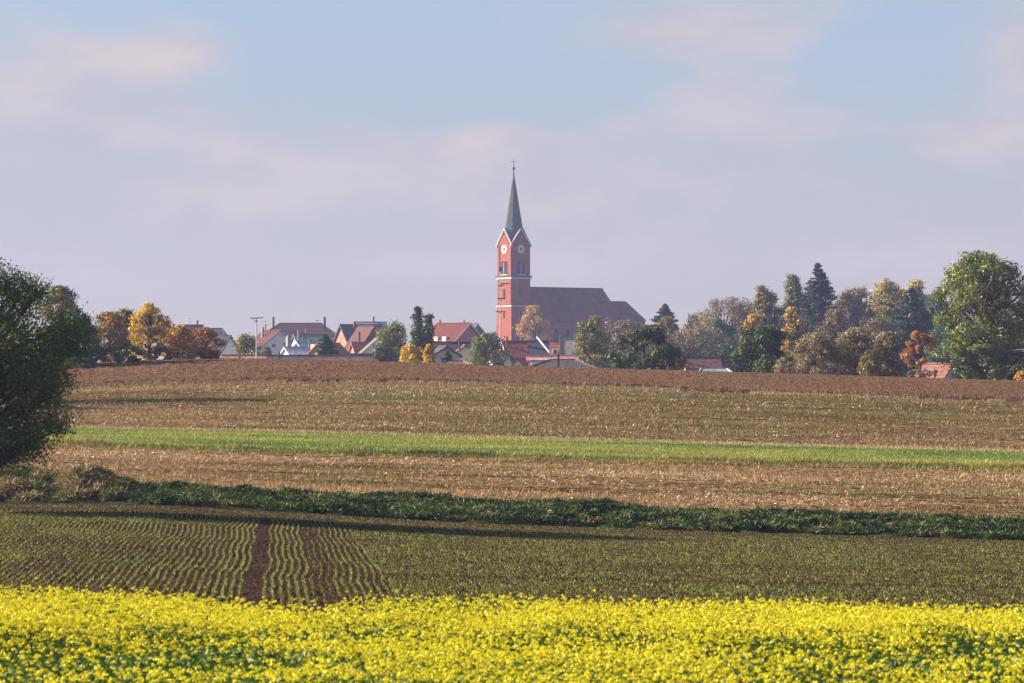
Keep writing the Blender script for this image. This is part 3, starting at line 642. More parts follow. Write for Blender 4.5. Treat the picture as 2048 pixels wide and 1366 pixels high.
tree('edge_bush', 'little golden bush at the very right edge of the crest', 2025, 2075, 742, 772, 276, LG['gold'], 'bush', 61, 3.8, 7, trunk=False, cat='bush', group='silvery bushes on the crest')
tree('edge_tree', 'bushy growth low under the large sunlit tree', 1905, 2035, 690, 768, 282, LG['mid'], 'bush', 62, 4.2, 7, group=EDGE)

for x0_, x1_, y_, d_, c_, sh_, lab in ((1448, 1530, 610, 620, 'mauve', 'round', 'twiggy faded tree joining the half bare tree and the loose olive tree'), (1590, 1650, 588, 650, 'mid', 'full', 'green treetop between larch and tall spruce'),
        (1655, 1712, 590, 640, 'brown', 'round', 'brown treetop just right of the tall dark spruce'), (1840, 1905, 570, 650, 'olive', 'round', 'olive treetop behind the hazy spruce at the right'), (1765, 1830, 580, 640, 'yel2', 'round', 'pale yellow treetop between the two tall yellow trees'), (1355, 1405, 640, 610, 'mauve', 'round', 'low twiggy tree right of the distant pine')):
    tree('far_tree', lab, x0_, x1_, y_, 740, d_, LG[c_], sh_, x0_ % 97, 3.8, 7, twigs=2, group=FAR)
for i, (x0_, x1_, y_, d_, lab) in enumerate([(1290, 1372, 672, 690, 'hazy tree low behind the dark front tree right of the church'), (1425, 1500, 668, 700, 'hazy tree low behind the golden small tree'),
        (1500, 1590, 650, 720, 'hazy tree mass behind the larch'), (1660, 1740, 640, 680, 'hazy dark tree behind the brownish birch'), (1740, 1830, 640, 700, 'hazy dark tree behind the blue green spruce'), (1845, 1945, 625, 690, 'hazy dark tree deep behind the large sunlit tree')]):
    tree('background_tree', lab, x0_, x1_, y_, 750, d_, LG['teal'], 'bush', 70+i, 4, 8, group='hazy trees at the back')
tree('shrub', 'low dull olive shrub between the yellow and the golden tree', 298, 352, 694, 724, 268, LG['olive'], 'bush', 81, 4, 7, trunk=False, cat='shrub')
tree('shrub', 'dark shady bush right of the large dark tree on the crest', 118, 205, 682, 738, 256, LG['teal'], 'bush', 80, 4, 9, trunk=False, cat='shrub')
# ------------------------------------------------------------------ houses
def windows(root, lst, w, L):
    """(facade, pos, zc, ww, hh)"""
    for fa, p, zc, ww, hh in lst:
        fr = MB(); gl = MB(); t = .09
        def rect(mb, a0, a1, z0, z1, d0, d1):
            if fa == 'front': mb.box(a0, a1, -d1, -d0, z0, z1)
            elif fa == 'right': mb.box(w/2+d0, w/2+d1, a0, a1, z0, z1)
            else: mb.box(-w/2-d1, -w/2-d0, a0, a1, z0, z1)
        rect(fr, p-ww/2, p-ww/2+t, zc-hh/2, zc+hh/2, .003, .07); rect(fr, p+ww/2-t, p+ww/2, zc-hh/2, zc+hh/2, .003, .07)
        rect(fr, p-ww/2+t, p+ww/2-t, zc+hh/2-t, zc+hh/2, .003, .07); rect(fr, p-ww/2+t, p+ww/2-t, zc-hh/2, zc-hh/2+t, .003, .07)
        rect(fr, p-.035, p+.035, zc-hh/2+t, zc+hh/2-t, .003, .06)
        rect(gl, p-ww/2+t, p+ww/2-t, zc-hh/2+t, zc+hh/2-t, .005, .03)
        f = fr.build('window', M['frame'], root); gl.build('pane', M['glass'], f)

def chimney(root, roof, lst, D):
    """(px, ytop, ybot, wpx, dD, mat)"""
    import mathutils
    inv = mathutils.Matrix.Rotation(-root.rotation_euler[2], 4, 'Z')
    for px, yt, yb, wp, dD, mt in lst:
        d = D+dD; k = d/F; a = P(px, yt, d); b = P(px, yb, d)
        l = inv @ (mathutils.Vector(a)-root.location); l2 = inv @ (mathutils.Vector(b)-root.location); h = wp*k/2
        mb = MB(); mb.box(l.x-h, l.x+h, l.y-h, l.y+h, l2.z-.6, l.z-.12*h); mb.box(l.x-h*1.2, l.x+h*1.2, l.y-h*1.2, l.y+h*1.2, l.z-.12*h, l.z+.1)
        mb.box(l.x-h*.6, l.x+h*.6, l.y-h*.6, l.y+h*.6, l.z+.1, l.z+.3)
        mb.build('chimney', M[mt], roof)

def house(label, ax, ay, D, yaw, w, L, rise, wall, roofc, group='village houses', chim=(), win=(), trim=None, kind='tile', name='house', over=.35, extra=None):
    """gable house: front gable apex at pixel (ax, ay), distance D; local -y is the front, ridge runs to +y"""
    x, y, z = P(ax, ay, D); g = gz(x, y); root = empty(name, (x, y, g), radians(yaw)); tag(root, label, 'house', group)
    H = z-g; e = H-rise
    mb = MB(); mb.prism([(-w/2, 0, -.3), (w/2, 0, -.3), (w/2, 0, e), (0, 0, H-.12), (-w/2, 0, e)], (0, L, 0)); mb.build('wall', wallm(wall), root)
    s = rise/(w/2); th = .22; ov = over
    rf = MB()
    for sx in (-1, 1):
        rf.prism([(0, -ov, H), (sx*(w/2+ov), -ov, H-s*(w/2+ov)), (sx*(w/2+ov), -ov, H-s*(w/2+ov)-th), (0, -ov, H-th)], (0, L+2*ov, 0))
    roof = rf.build('roof', roofm(roofc, kind), root)
    rd = MB(); rd.prism([(-.16, -ov-.01, H-.02), (.16, -ov-.01, H-.02), (.08, -ov-.01, H+.1), (-.08, -ov-.01, H+.1)], (0, L+2*ov+.02, 0)); rd.build('ridge', roofm(sc(roofc, .9), 'cap'), roof)
    if trim:
        t = MB()
        for sx in (-1, 1):
            t.prism([(0, -ov-.04, H+.03), (sx*(w/2+ov), -ov-.04, H+.03-s*(w/2+ov)), (sx*(w/2+ov), -ov-.04, H-.3-s*(w/2+ov)), (0, -ov-.04, H-.3)], (0, .035, 0))
        t.build('barge_board', wallm(trim), roof)
    windows(root, [(f, p, H+dz, a, b) for f, p, dz, a, b in win], w, L)
    chimney(root, roof, chim, D)
    if extra: extra(root, roof, H, w, L, s)
    return root

def hiphouse(label, x0, x1, rx0, rx1, yr, ye, D, dep, wall, roofc, group='village houses', chim=(), win=(), name='house', yaw=0, extra=None):
    """hip roof, eave from pixel x0..x1, ridge rx0..rx1 at yr, eave at ye, depth dep"""
    k = D/F; cx = ((x0+x1)/2-CX)*k; g = gz(cx, D); root = empty(name, (cx, D, g), radians(yaw)); tag(root, label, 'house', group)
    w = (x1-x0)*k; H = (YH-yr)*k-g; e = (YH-ye)*k-g; a = (rx0-(x0+x1)/2)*k; b = (rx1-(x0+x1)/2)*k
    mb = MB(); mb.box(-w/2+.4, w/2-.4, .4, dep-.4, -.3, e-.01); mb.build('wall', wallm(wall), root)
    rf = MB(); V = [(-w/2, 0, e), (w/2, 0, e), (w/2, dep, e), (-w/2, dep, e), (a, dep/2, H), (b, dep/2, H)]
    V += [(x_, y_, e-.18) for x_, y_, _ in V[:4]]
    rf.add(V, [(0, 1, 5, 4), (1, 2, 5), (2, 3, 4, 5), (3, 0, 4), (6, 7, 1, 0), (7, 8, 2, 1), (8, 9, 3, 2), (9, 6, 0, 3), (9, 8, 7, 6)])
    roof = rf.build('roof', roofm(roofc), root)
    cp = MB(); cp.box(a, b, dep/2-.15, dep/2+.15, H-.1, H+.08)
    for (p, q) in (((-w/2, 0, e), (a, dep/2, H)), ((w/2, 0, e), (b, dep/2, H))): cp.tube([p, q], [.1, .1], 5)
    cp.build('ridge', roofm(sc(roofc, 1.2), 'cap'), roof)
    for fa, p, dz, ww, hh in win:
        fr = MB(); t = .08; zc = e+dz
        fr.box(p-ww/2, p+ww/2, .32, .38, zc-hh/2, zc+hh/2); f = fr.build('window', M['frame'], root)
        g2 = MB(); g2.box(p-ww/2+t, p+ww/2-t, .29, .315, zc-hh/2+t, zc+hh/2-t); g2.build('pane', M['glass'], f)
    chimney(root, roof, chim, D)
    if extra: extra(root, roof, H, w, dep, 0)
    return root

def aerial(label, px, yt, yb, D, arms, group='rooftop aerials'):
    k = D/F; x, y, z = P(px, yb, D); root = empty('rooftop_aerial', (x, y, z)); tag(root, label, 'aerial', group)
    h = (yb-yt)*k; mb = MB(); mb.tube([(0, 0, 0), (0, 0, h)], [.045, .03], 5); mb.build('pole', M['steel'], root)
    for f, half in arms:
        a = MB(); a.tube([(-half, 0, h*f), (half, 0, h*f)], [.035, .035], 4); a.build('antenna', M['steel'], root)

def boxes_extra(spec):
    """additional small parts: (name, x0,x1,y0,y1,z0,z1 (relative to ridge height), material)"""
    def f(root, roof, H, w, L, s):
        for nm, x0, x1, y0, y1, z0, z1, mt in spec:
            mb = MB(); mb.box(x0, x1, y0, y1, H+z0, H+z1); mb.build(nm, mt, roof)
    return f

BR = (.12, .05, .038); GRY = (.12, .1, .1); SLT = (.075, .08, .1); ORG = (.46, .17, .09); RED = (.15, .048, .04); PNK = (.45, .22, .18)
WHT = (.82, .83, .87)
# far left pair
house('long brown roofed house with dark chimney behind the rust tree', 345, 650, 640, -88, 9.5, 5.6, 4, (.3, .25, .22), BR, chim=[(395, 643, 660, 3.4, 1, 'greychim')], win=())
hiphouse('house with dark slate hipped roof and pale wall left of the green and yellow tree', 392, 450, 405, 441, 656, 673, 620, 9, (.5, .5, .52), SLT, chim=[(441, 667, 683, 3.6, -1.5, 'greychim')], win=[('front', 2.2, -.9, 1, 1)])
house('small white gabled house with dark roof at the left tree edge', 460, 671, 600, 62, 5.5, 6, 2.6, WHT, SLT)
# low roofs near the crest
house('low pale pink roofed shed left of the thin mast', 449, 710.5, 400, -89, 6, 4.7, 1.6, (.6, .5, .45), PNK, group='low sheds behind the crest', chim=[(479, 707, 716, 3.6, -1, 'greychim')], name='shed')
house('low dark blue roofed shed right of the thin mast', 523, 711, 410, -89.5, 6, 9.9, 1.6, (.3, .3, .32), (.1, .1, .13), group='low sheds behind the crest', chim=[(559, 707, 717, 2.6, -1.5, 'brickchim')], name='shed')
house('tiny white hut under the rust tree', 418, 707, 330, 20, 1.7, 1.6, .3, (.8, .8, .8), (.6, .6, .6), group='low sheds behind the crest', name='shed', over=.1)
# centre left
hiphouse('large brown hipped roof with two tall chimneys behind the white gable', 520, 676, 556, 640, 645.5, 672, 760, 13, (.55, .5, .46), (.085, .045, .042),
         chim=[(547, 636, 658, 3.6, 3, 'brickchim'), (649.5, 636, 656, 4, 3, 'brickchim')], win=[('front', -2, -1.5, 1.2, 1.4), ('front', 2, -1.5, 1.2, 1.4)])
house('white gabled house with brown roof and two small windows', 560, 660, 640, 24, 8.4, 9.5, 3.3, WHT, BR, chim=[(525.5, 656, 676, 4, 4, 'greychim'), (530.5, 651, 668, 2.6, 8, 'greychim')],
      win=[('front', -1.3, -3.0, .8, .75), ('front', 1.0, -2.7, .7, .7)], trim=(.4, .38, .4))
aerial('thin rooftop aerial left of the tall brick chimney', 530, 641, 663, 650, [(.95, 1.0), (.62, .7)])
aerial('faint rooftop aerial above the far left brown roof', 380, 636, 652, 640, [(.95, .3), (.55, .3)])
aerial('rooftop aerial on the grey green roof', 611, 657, 672, 600, [(.9, .45), (.65, .3)])
house('grey green low roof with skylights behind the bluish metal roof', 590, 669, 590, -72, 9, 5, 2.6, (.4, .4, .42), (.2, .25, .24), chim=[(597, 663, 674, 3, -2, 'greychim')],
      extra=boxes_extra([('skylight', 1.2, 2.0, 1, 1.6, -.62, -.5, M['solar'])]))
house('bluish metal roofed house with wide grey chimney', 596, 684, 540, -58, 7, 6, 2.0, (.5, .5, .54), (.42, .47, .58), chim=[(577, 675, 700, 8, -3.5, 'greychim')], kind='metal')
house('pale lilac low roof in front of the bluish metal one', 572, 694, 500, -65, 6, 5, 1.6, (.6, .58, .62), (.5, .48, .55), kind='metal')
house('orange tiled house with white dormer box left of the conical evergreen', 637, 686, 480, -40, 6, 4.2, 2.3, (.5, .35, .3), ORG,
      extra=boxes_extra([('dormer', -2.4, -1.0, .9, 2.0, -1.7, -.2, wallm((.75, .66, .55)))]))
aerial('little aerial by the white dormer box', 617, 678, 696, 480, [(.9, .3)])
house('large grey brown roof with dark left gable', 683, 649, 620, -66, 12, 7.6, 5.2, (.33, .18, .15), (.16, .13, .125), chim=[(709, 645.5, 657, 4, 0, 'brickchim')], trim=(.1, .08, .09))
house('brown gabled house side with tall slim brick chimney', 747, 652, 600, 38, 9.5, 4.5, 6.0, (.17, .085, .08), (.14, .075, .07), chim=[(718, 667, 706, 4, -9, 'brickchim')])
house('orange corrugated roof below the large grey brown roof', 706, 684.5, 560, -72, 7.5, 4.6, 3.0, (.36, .2, .17), ORG)
house('house with solar panels along its ridge and small capped chimney', 712, 644, 680, -89, 9, 6, 3.5, (.4, .3, .28), (.3, .32, .38), kind='metal', chim=[(747.5, 635, 648, 3.2, 0, 'greychim')],
      extra=boxes_extra([('solar_panel', .4, 1.4, .3, 5.6, -.75, -.62, M['solar'])]))
house('white gabled wall sloping down left of the loose yellowing tree', 772, 662, 520, 8, 9.6, 6, 4.3, (.78, .79, .85), (.2, .17, .17))
house('long low mauve roofed shed with white pillar behind the crest', 640, 711, 380, -90, 4, 5.8, 1.2, (.35, .25, .25), (.2, .13, .13), group='low sheds behind the crest', chim=[(699, 708, 720, 3.6, -3, 'greychim')], name='shed')
house('low brown shed left of the green bushy tree', 703, 708, 385, -90, 4, 2.2, 1.2, (.3, .2, .2), (.25, .15, .15), group='low sheds behind the crest', name='shed')
# right of the columns
house('pink gabled house with speckled red roof and white barge boards', 938, 646, 560, 40, 7.6, 8.5, 3.4, (.55, .24, .2), RED, trim=(.6, .6, .62), chim=[(880, 643, 652, 3, 9.5, 'brickchim'), (928, 643, 650, 2.6, 2, 'brickchim')],
      win=[('front', .0, -3.1, .9, 1.1), ('front', 1.5, -3.1, .8, 1.1)], extra=boxes_extra([('dormer', -3.4, -2.4, 2.0, 3.0, -3.2, -2.3, wallm((.7, .7, .72))), ('dormer', -3.3, -2.4, 4.4, 5.3, -3.1, -2.3, wallm((.7, .7, .72)))]))
house('dark roofed gable rising behind the pink gabled house', 954, 647, 600, 30, 8, 6, 4.2, (.4, .2, .18), (.12, .1, .12), trim=(.6, .6, .62))
house('low red roof below the pink gabled house', 866, 684, 520, -80, 6, 3, 2.3, (.5, .3, .27), (.36, .12, .09))
house('small pinkish gable with a round window and dark roof', 893, 692, 430, 12, 3.4, 5, 1.05, (.75, .56, .52), (.1, .09, .11), chim=[(919, 682, 692, 3, 4, 'brickchim')],
      win=[('front', 0, -.7, .22, .26)])
house('dark slate roof behind the small pinkish gable', 898, 685, 470, -86, 5.5, 2.6, 1.9, (.3, .25, .27), SLT)
house('pale cream wall house behind the spreading green tree', 931, 690, 450, 5, 2.6, 4, .9, (.72, .64, .45), (.2, .14, .12))
house('red tiled roof with white verges in front of the church tower', 1008, 682, 480, -78, 6.4, 2.9, 2.2, (.3, .15, .13), (.33, .11, .085), trim=(.6, .58, .58), chim=[(1014, 676, 690, 3.4, -1, 'brickchim')])
house('dark blue grey roof with a white diagonal fire wall', 1043, 682, 490, -90, 6, 4.2, 2.2, (.35, .3, .32), (.085, .085, .12), chim=[(1045, 677, 688, 5, -1, 'greychim'), (1075, 675, 684, 6, 0, 'greychim')])
house('mauve roofed house with white capped chimneys', 1086, 682, 494, -90, 6, 2.0, 2.2, (.4, .25, .24), (.2, .1, .1), chim=[(1106, 673, 684, 5, 0, 'greychim')])
house('red roofed house with white dormer window and tall dark chimney', 1104, 683, 470, -90, 6, 1.5, 2.1, (.35, .17, .14), (.36, .13, .1), chim=[(1124, 673, 711, 9, -3.2, 'greychim')],
      extra=boxes_extra([('dormer', 1.9, 2.6, .05, .85, -1.95, -1.0, wallm((.75, .74, .72))), ('dormer_window', 2.61, 2.64, .25, .65, -1.75, -1.2, M['glass'])]))
house('pale tiled roof right of the tall dark chimney', 1131, 678, 500, -90, 6, 1.9, 2.4, (.4, .3, .3), (.34, .3, .32))
house('low pink roofed annex with orange wall under the slate roof', 1058, 712, 400, -90, 4, 5.6, .5, (.6, .3, .18), PNK, group='low sheds behind the crest', name='shed')
hiphouse('low wide dark hipped roof just over the crest', 1050, 1196, 1102, 1150, 719, 737, 370, 6, (.6, .6, .62), (.12, .1, .11), chim=[(1117, 713, 728, 4.2, 0, 'brickchim')])
hiphouse('low mauve roof under the small pinkish gable', 872, 950, 892, 925, 722, 733, 360, 5, (.4, .25, .25), (.22, .13, .14))
house('white cabin roof just over the crest below the green tree', 1016, 722, 350, 0, .75, 1, .08, (.72, .73, .76), (.7, .7, .72), group='low sheds behind the crest', name='shed', over=.05)
house('reddish roof half hidden in haze between the dark front trees', 1372, 715, 420, -85, 7, 4.0, 2.2, (.3, .2, .2), (.2, .1, .085), chim=[(1366, 708, 722, 3, -1, 'brickchim')])
hiphouse('low hazy bluish roof at the foot of the cool green tree', 1395, 1470, 1405, 1455, 737, 748, 380, 5, (.5, .5, .55), (.3, .33, .42))
house('small pink tiled house left of the large sunlit tree', 1902, 727, 360, 48, 3.2, 3.4, 1.4, (.5, .42, .48), (.3, .14, .12), chim=[(1904, 722, 734, 4, 2, 'brickchim')])

house('white rendered low annex wall right of the red tiled roof', 1062, 714, 395, -90, 3, 2.6, .35, (.85, .82, .78), (.5, .3, .28), group='low sheds behind the crest', name='shed', over=.08)
house('second small white cabin roof right of the first one', 1036, 725, 345, 0, .7, 1, .08, (.75, .76, .8), (.72, .72, .75), group='low sheds behind the crest', name='shed', over=.05)
house('white walled house end between the green tree and the red tiled roof', 1003, 700, 440, 20, 2.6, 3, .8, (.8, .8, .82), (.3, .14, .12))
def firewall():
    a = P(1073, 676, 489); b = P(1098, 706, 485); g = gz(a[0], a[1]); root = empty('parapet_wall', (a[0], a[1], g)); tag(root, 'white diagonal parapet running down across the dark blue grey roof', 'parapet')
    MB().prism([(0, 0, a[2]-g+.35), (b[0]-a[0], b[1]-a[1], b[2]-g+.3), (b[0]-a[0], b[1]-a[1], b[2]-g-.05), (0, 0, a[2]-g)], (.1, .3, 0)).build('coping', wallm((.42, .42, .46)), root)
    MB().box(b[0]-a[0]-.1, b[0]-a[0]+.1, -4, -3.8, -.2, b[2]-g).build('gutter_pipe', M['steel'], root)
firewall()
# ------------------------------------------------------------------ church
def church():
    D0 = 1000.; yaw = math.atan2(.6, .8)
    x0 = .52; g = gz(x0, D0)
    root = empty('church', (x0, D0, g), yaw); tag(root, 'red brick church with slender green grey spire, two white clocks and long dark nave', 'church')
    Z = lambda y: (YH-y)*D0/F-g
    h = 3.5
    zc, ze, za = Z(555), Z(490), Z(459)
    mb = MB(); mb.box(-h-.1, h+.1, -h-.1, h+.1, -1, Z(612)-.0)
    mb.box(-h-.02, h+.02, -h-.02, h+.02, Z(612), zc-.4); mb.box(-h, h, -h, h, zc-.4, ze)
    tower = mb.build('tower', M['brick'], root)
    # gables
    gb = MB()
    t = .5
    gb.prism([(-h, -h, ze), (h, -h, ze), (0, -h, za)], (0, t, 0)); gb.prism([(h, h, ze), (-h, h, ze), (0, h, za)], (0, -t, 0))
    gb.prism([(-h, h-.01, ze+.004), (-h, -h+.01, ze+.004), (-h, 0, za)], (t, 0, 0)); gb.prism([(h, -h+.01, ze+.004), (h, h-.01, ze+.004), (h, 0, za)], (-t, 0, 0))
    gb.build('gable', M['brick'], tower)
    # copings
    cp = MB(); q = .5
    for rot in range(4):
        ca, sa = cos(rot*pi/2), sin(rot*pi/2)
        def rp(p): return (p[0]*ca-p[1]*sa, p[0]*sa+p[1]*ca, p[2])
        for sx in (-1, 1):
            poly = [(0, -h-.2, za+.45), (sx*(h+.45), -h-.2, ze-.12), (sx*(h+.45), -h-.2, ze-.6), (0, -h-.2, za-.1)]
            a = [rp(p) for p in poly]; b = rp((0, .35, 0)); cp.prism(a, b)
    cp.build('coping', M['stone'], tower)
    # cross-gable roof
    rf = MB(); zt = za+.3; hh = h-.02; zz = ze+.05
    for rot in range(4):
        ca, sa = cos(rot*pi/2), sin(rot*pi/2)
        def rp(p): return (p[0]*ca-p[1]*sa, p[0]*sa+p[1]*ca, p[2])
        rf.add([rp((0, -hh, zt)), rp((0, 0, zt)), rp((-hh, -hh, zz)), rp((hh, -hh, zz))], [(0, 1, 2), (1, 0, 3)])
    rf.build('valley_roof', M['slate'], tower)
    # spire (octagonal, edges to corners and gables)
    sp = MB(); zs = Z(472); zp = Z(343); r0 = 3.1
    ring = [(r0*cos(pi/4*i)*(1 if i % 2 else 1.0), r0*sin(pi/4*i), zs) for i in range(8)]
    sp.add(ring+[(0, 0, zp)], [(i, (i+1) % 8, 8) for i in range(8)])
    spire = sp.build('spire', M['slate'], tower)
    fn = MB(); fn.tube([(0, 0, zp-1.2), (0, 0, zp+.5)], [.22, .12], 8)
    for i in range(6):
        pass
    fn.tube([(0, 0, zp+.45), (0, 0, zp+.65), (0, 0, zp+.95), (0, 0, zp+1.25), (0, 0, zp+1.4)], [.1, .36, .46, .34, .1], 10); fn.build('finial', M['black'], spire, True)
    cr = MB(); zx = zp+1.3; d = (cos(-yaw), sin(-yaw))
    cr.tube([(0, 0, zx), (0, 0, Z(317))], [.11, .07], 6); zm = Z(323.5)
    cr.tube([(-.95*d[0], -.95*d[1], zm), (.95*d[0], .95*d[1], zm)], [.07, .07], 6)
    cr.build('cross', M['black'], spire)
    # cornices
    def band(nm, z0, z1, o, mat):
        b = MB(); b.box(-h-o, h+o, -h-o, h+o, z0, z1); b.build(nm, mat, tower)
    band('cornice', zc-.55, zc+.05, .28, M['stone']); band('cornice', zc+.05, zc+.4, .5, M['slate']); band('string_course', Z(614), Z(611), .3, M['stone']); band('string_course', Z(611), Z(610), .36, M['slate'])
    # pilasters at tower corners, upper stage
    pl = MB()
    for sx in (-1, 1):
        for sy in (-1, 1): pl.box(min(sx*h, sx*(h-.6))-.0, max(sx*h, sx*(h-.6)), min(sy*h, sy*(h-.6)), max(sy*h, sy*(h-.6)), zc+.4, ze)
    def onface(face, pts, depth):
        # face 0: -x (lit, left), 1: -y (right); pts (a, z) a along face, out from wall
        return pts
    def plate(face, a0, a1, z0, z1, d0, d1, mb):
        if face == 0: mb.box(-h-d1, -h-d0, a0, a1, z0, z1)
        elif face == 1: mb.box(a0, a1, -h-d1, -h-d0, z0, z1)
        elif face == 2: mb.box(h+d0, h+d1, a0, a1, z0, z1)
        else: mb.box(a0, a1, h+d0, h+d1, z0, z1)
    def poly(face, pts, d0, d1, mb):
        if face == 0: mb.prism([(-h-d0, a, z) for a, z in pts], (-(d1-d0), 0, 0))
        elif face == 1: mb.prism([(a, -h-d0, z) for a, z in pts], (0, -(d1-d0), 0))
        elif face == 2: mb.prism([(h+d0, a, z) for a, z in pts], (d1-d0, 0, 0))
        else: mb.prism([(a, h+d0, z) for a, z in pts], (0, d1-d0, 0))
    def arch(a, z0, z1, w, n=8):
        r_ = w/2; return [(a-r_, z0), (a+r_, z0)]+[(a+r_*cos(pi*i/n), z1-r_+r_*sin(pi*i/n)) for i in range(n+1)]
    for f in range(4):
        for a in (-.82, .82):
            w = MB(); poly(f, arch(a, Z(549), Z(523), 1.45), .004, .03, w); wo = w.build('belfry_opening', M['dark'], tower)
            lv = MB()
            for j in range(7):
                z = Z(549)+.3+j*.46; plate(f, a-.68, a+.68, z, z+.08, .03, .09, lv)
            lv.build('louvre', M['black'], wo)
        c = MB(); plate(f, -.1, .1, Z(549), Z(527), .02, .22, c); plate(f, -1.7, 1.7, Z(549)-.3, Z(549)-.02, .01, .25, c); c.build('belfry_column', M['stone'], tower)
        # brick arch ring
        ar = MB()
        for a in (-.82, .82):
            n = 8; z1 = Z(523); rr = .725
            for i in range(n):
                t0, t1 = pi*i/n, pi*(i+1)/n
                poly(f, [(a+rr*cos(t0), z1-rr+rr*sin(t0)), (a+(rr+.22)*cos(t0), z1-rr+(rr+.22)*sin(t0)), (a+(rr+.22)*cos(t1), z1-rr+(rr+.22)*sin(t1)), (a+rr*cos(t1), z1-rr+rr*sin(t1))], .004, .12, ar)
        ar.build('arch_ring', M['brick'], tower)
        w = MB(); poly(f, arch(0, Z(596), Z(578), 1.15), .025, .05, w); w.build('arched_window', M['dark'], tower)
        w = MB(); poly(f, arch(0, Z(638), Z(625), .7), .11, .13, w); w.build('slit_window', M['dark'], tower)
        # clock
        zk = Z(499); R_ = 1.28
        ck = MB(); poly(f, [(R_*cos(2*pi*i/28), zk+R_*sin(2*pi*i/28)) for i in range(28)], .01, .12, ck); clock = ck.build('clock', M['white'], tower)
        ik = MB(); poly(f, [(.52*cos(2*pi*i/20), zk+.52*sin(2*pi*i/20)) for i in range(20)], .122, .14, ik)
        for i in range(12):
            t_ = 2*pi*i/12; u_ = (cos(t_), sin(t_)); v_ = (-sin(t_), cos(t_)); w_ = .075
            poly(f, [(.88*u_[0]-w_*v_[0], zk+.88*u_[1]-w_*v_[1]), (1.18*u_[0]-w_*v_[0], zk+1.18*u_[1]-w_*v_[1]), (1.18*u_[0]+w_*v_[0], zk+1.18*u_[1]+w_*v_[1]), (.88*u_[0]+w_*v_[0], zk+.88*u_[1]+w_*v_[1])], .122, .14, ik)
        ik.build('numerals', M['black'], clock)
        hd = MB()
        for t_, l_ in ((radians(250), .95), (radians(118), .7)):
            u_ = (cos(t_), sin(t_)); v_ = (-u_[1], u_[0]); w_ = .07
            poly(f, [(-w_*v_[0], zk-w_*v_[1]), (l_*u_[0], zk+l_*u_[1]), (w_*v_[0], zk+w_*v_[1])], .145, .17, hd)
        hd.build('clock_hands', M['black'], clock)
        # stepped recesses following the gable
        for sx in (-1, 1):
            for i in range(4):
                if f > 1: continue
                rc = MB(); a = sx*(.35+i*.68); ztop = za-1.15-i*.92
                plate(f, a-.15, a+.15, ztop-.62, ztop, .004, .03, rc)
                rc.build('gable_recess', M['dark'], tower)
        # corner pilasters
        for sx in (-1, 1):
            pp = MB(); plate(f, sx*2.95-.4, sx*2.95+.4, zc+.41, ze+.1, .002, .12, pp); plate(f, sx*2.95-.4, sx*2.95+.4, Z(608), zc-.56, .022, .14, pp)
            pp.build('corner_pilaster', M['brick'], tower)
    # downpipe on the lit face
    dp = MB(); dp.tube([(-h-.22, 2.35, ze-.3), (-h-.22, 2.35, Z(548))], [.09, .09], 6); dp.build('downpipe', M['black'], tower)
    # buttress at left base
    bt = MB(); bt.prism([(-h-.1, h+.1, -1), (-h-.1, h+.1, Z(640)), (-h-.1, h+.65, Z(650)), (-h-.1, h+.8, -1)], (1.2, 0, 0)); bt.build('buttress', M['brick'], tower)
    # nave
    W = 11.; xr = 33.8; zr = Z(576.2)+.35; zv = Z(643)+.2
    nv = MB(); nv.prism([(h+.05, -W+.5, -1), (h+.05, W-.5, -1), (h+.05, W-.5, zv-.2), (h+.05, 0, zr-.5), (h+.05, -W+.5, zv-.2)], (xr-h-.1, 0, 0)); nave = nv.build('nave', M['brick'], root)
    r2 = MB()
    for sy in (-1, 1):
        r2.prism([(h-.5 if 0 else h+.01, 0, zr), (h+.01, sy*W, zv-.35), (h+.01, sy*W, zv-.7), (h+.01, 0, zr-.4)], (xr-h+.15, 0, 0))
    nr = r2.build('nave_roof', M['churchroof'], root)
    rd = MB(); rd.box(h+.02, xr+.2, -.2, .2, zr-.1, zr+.14); rd.build('ridge', M['churchroof'], nr)
    for i in range(6):
        w = MB(); a = 8+i*4.4; z1 = zv-2.4; w.prism([(p, -W+.49, z) for p, z in arch(a, 3.2, z1, 1.6)], (0, -.03, 0)); w.build('nave_window', M['dark'], nave)
        b = MB(); b.box(a+1.8, a+2.5, -W-.05, -W+.49, -1, zv-2.2); b.build('buttress', M['brick'], nave)
    # side aisle dormer-like cross roof seen as a lighter triangle
    # choir with hipped apse
    zr2 = Z(602)+.45; ws = 8.4; zv2 = Z(641)+.2; xa = 43.; xe = 47.6
    ch = MB(); fp = [(xr-.5, -ws+.4), (xe-3.3, -ws+.4), (xe-.4, -3.6), (xe-.4, 3.6), (xe-3.3, ws-.4), (xr-.5, ws-.4)]
    ch.prism([(a, b, -1) for a, b in fp], (0, 0, zv2+.9)); cho = ch.build('choir', M['brick'], root)
    V = [(xr+.1, -ws, zv2), (xe-3, -ws, zv2), (xe, -3.8, zv2), (xe, 3.8, zv2), (xe-3, ws, zv2), (xr+.1, ws, zv2), (xr+.1, 0, zr2), (xa, 0, zr2)]
    cr = MB().add(V, [(0, 1, 7, 6), (1, 2, 7), (2, 3, 7), (3, 4, 7), (4, 5, 6, 7), (0, 6, 5), (0, 5, 4, 3, 2, 1)]); cr.build('choir_roof', M['churchroof'], root)
church()

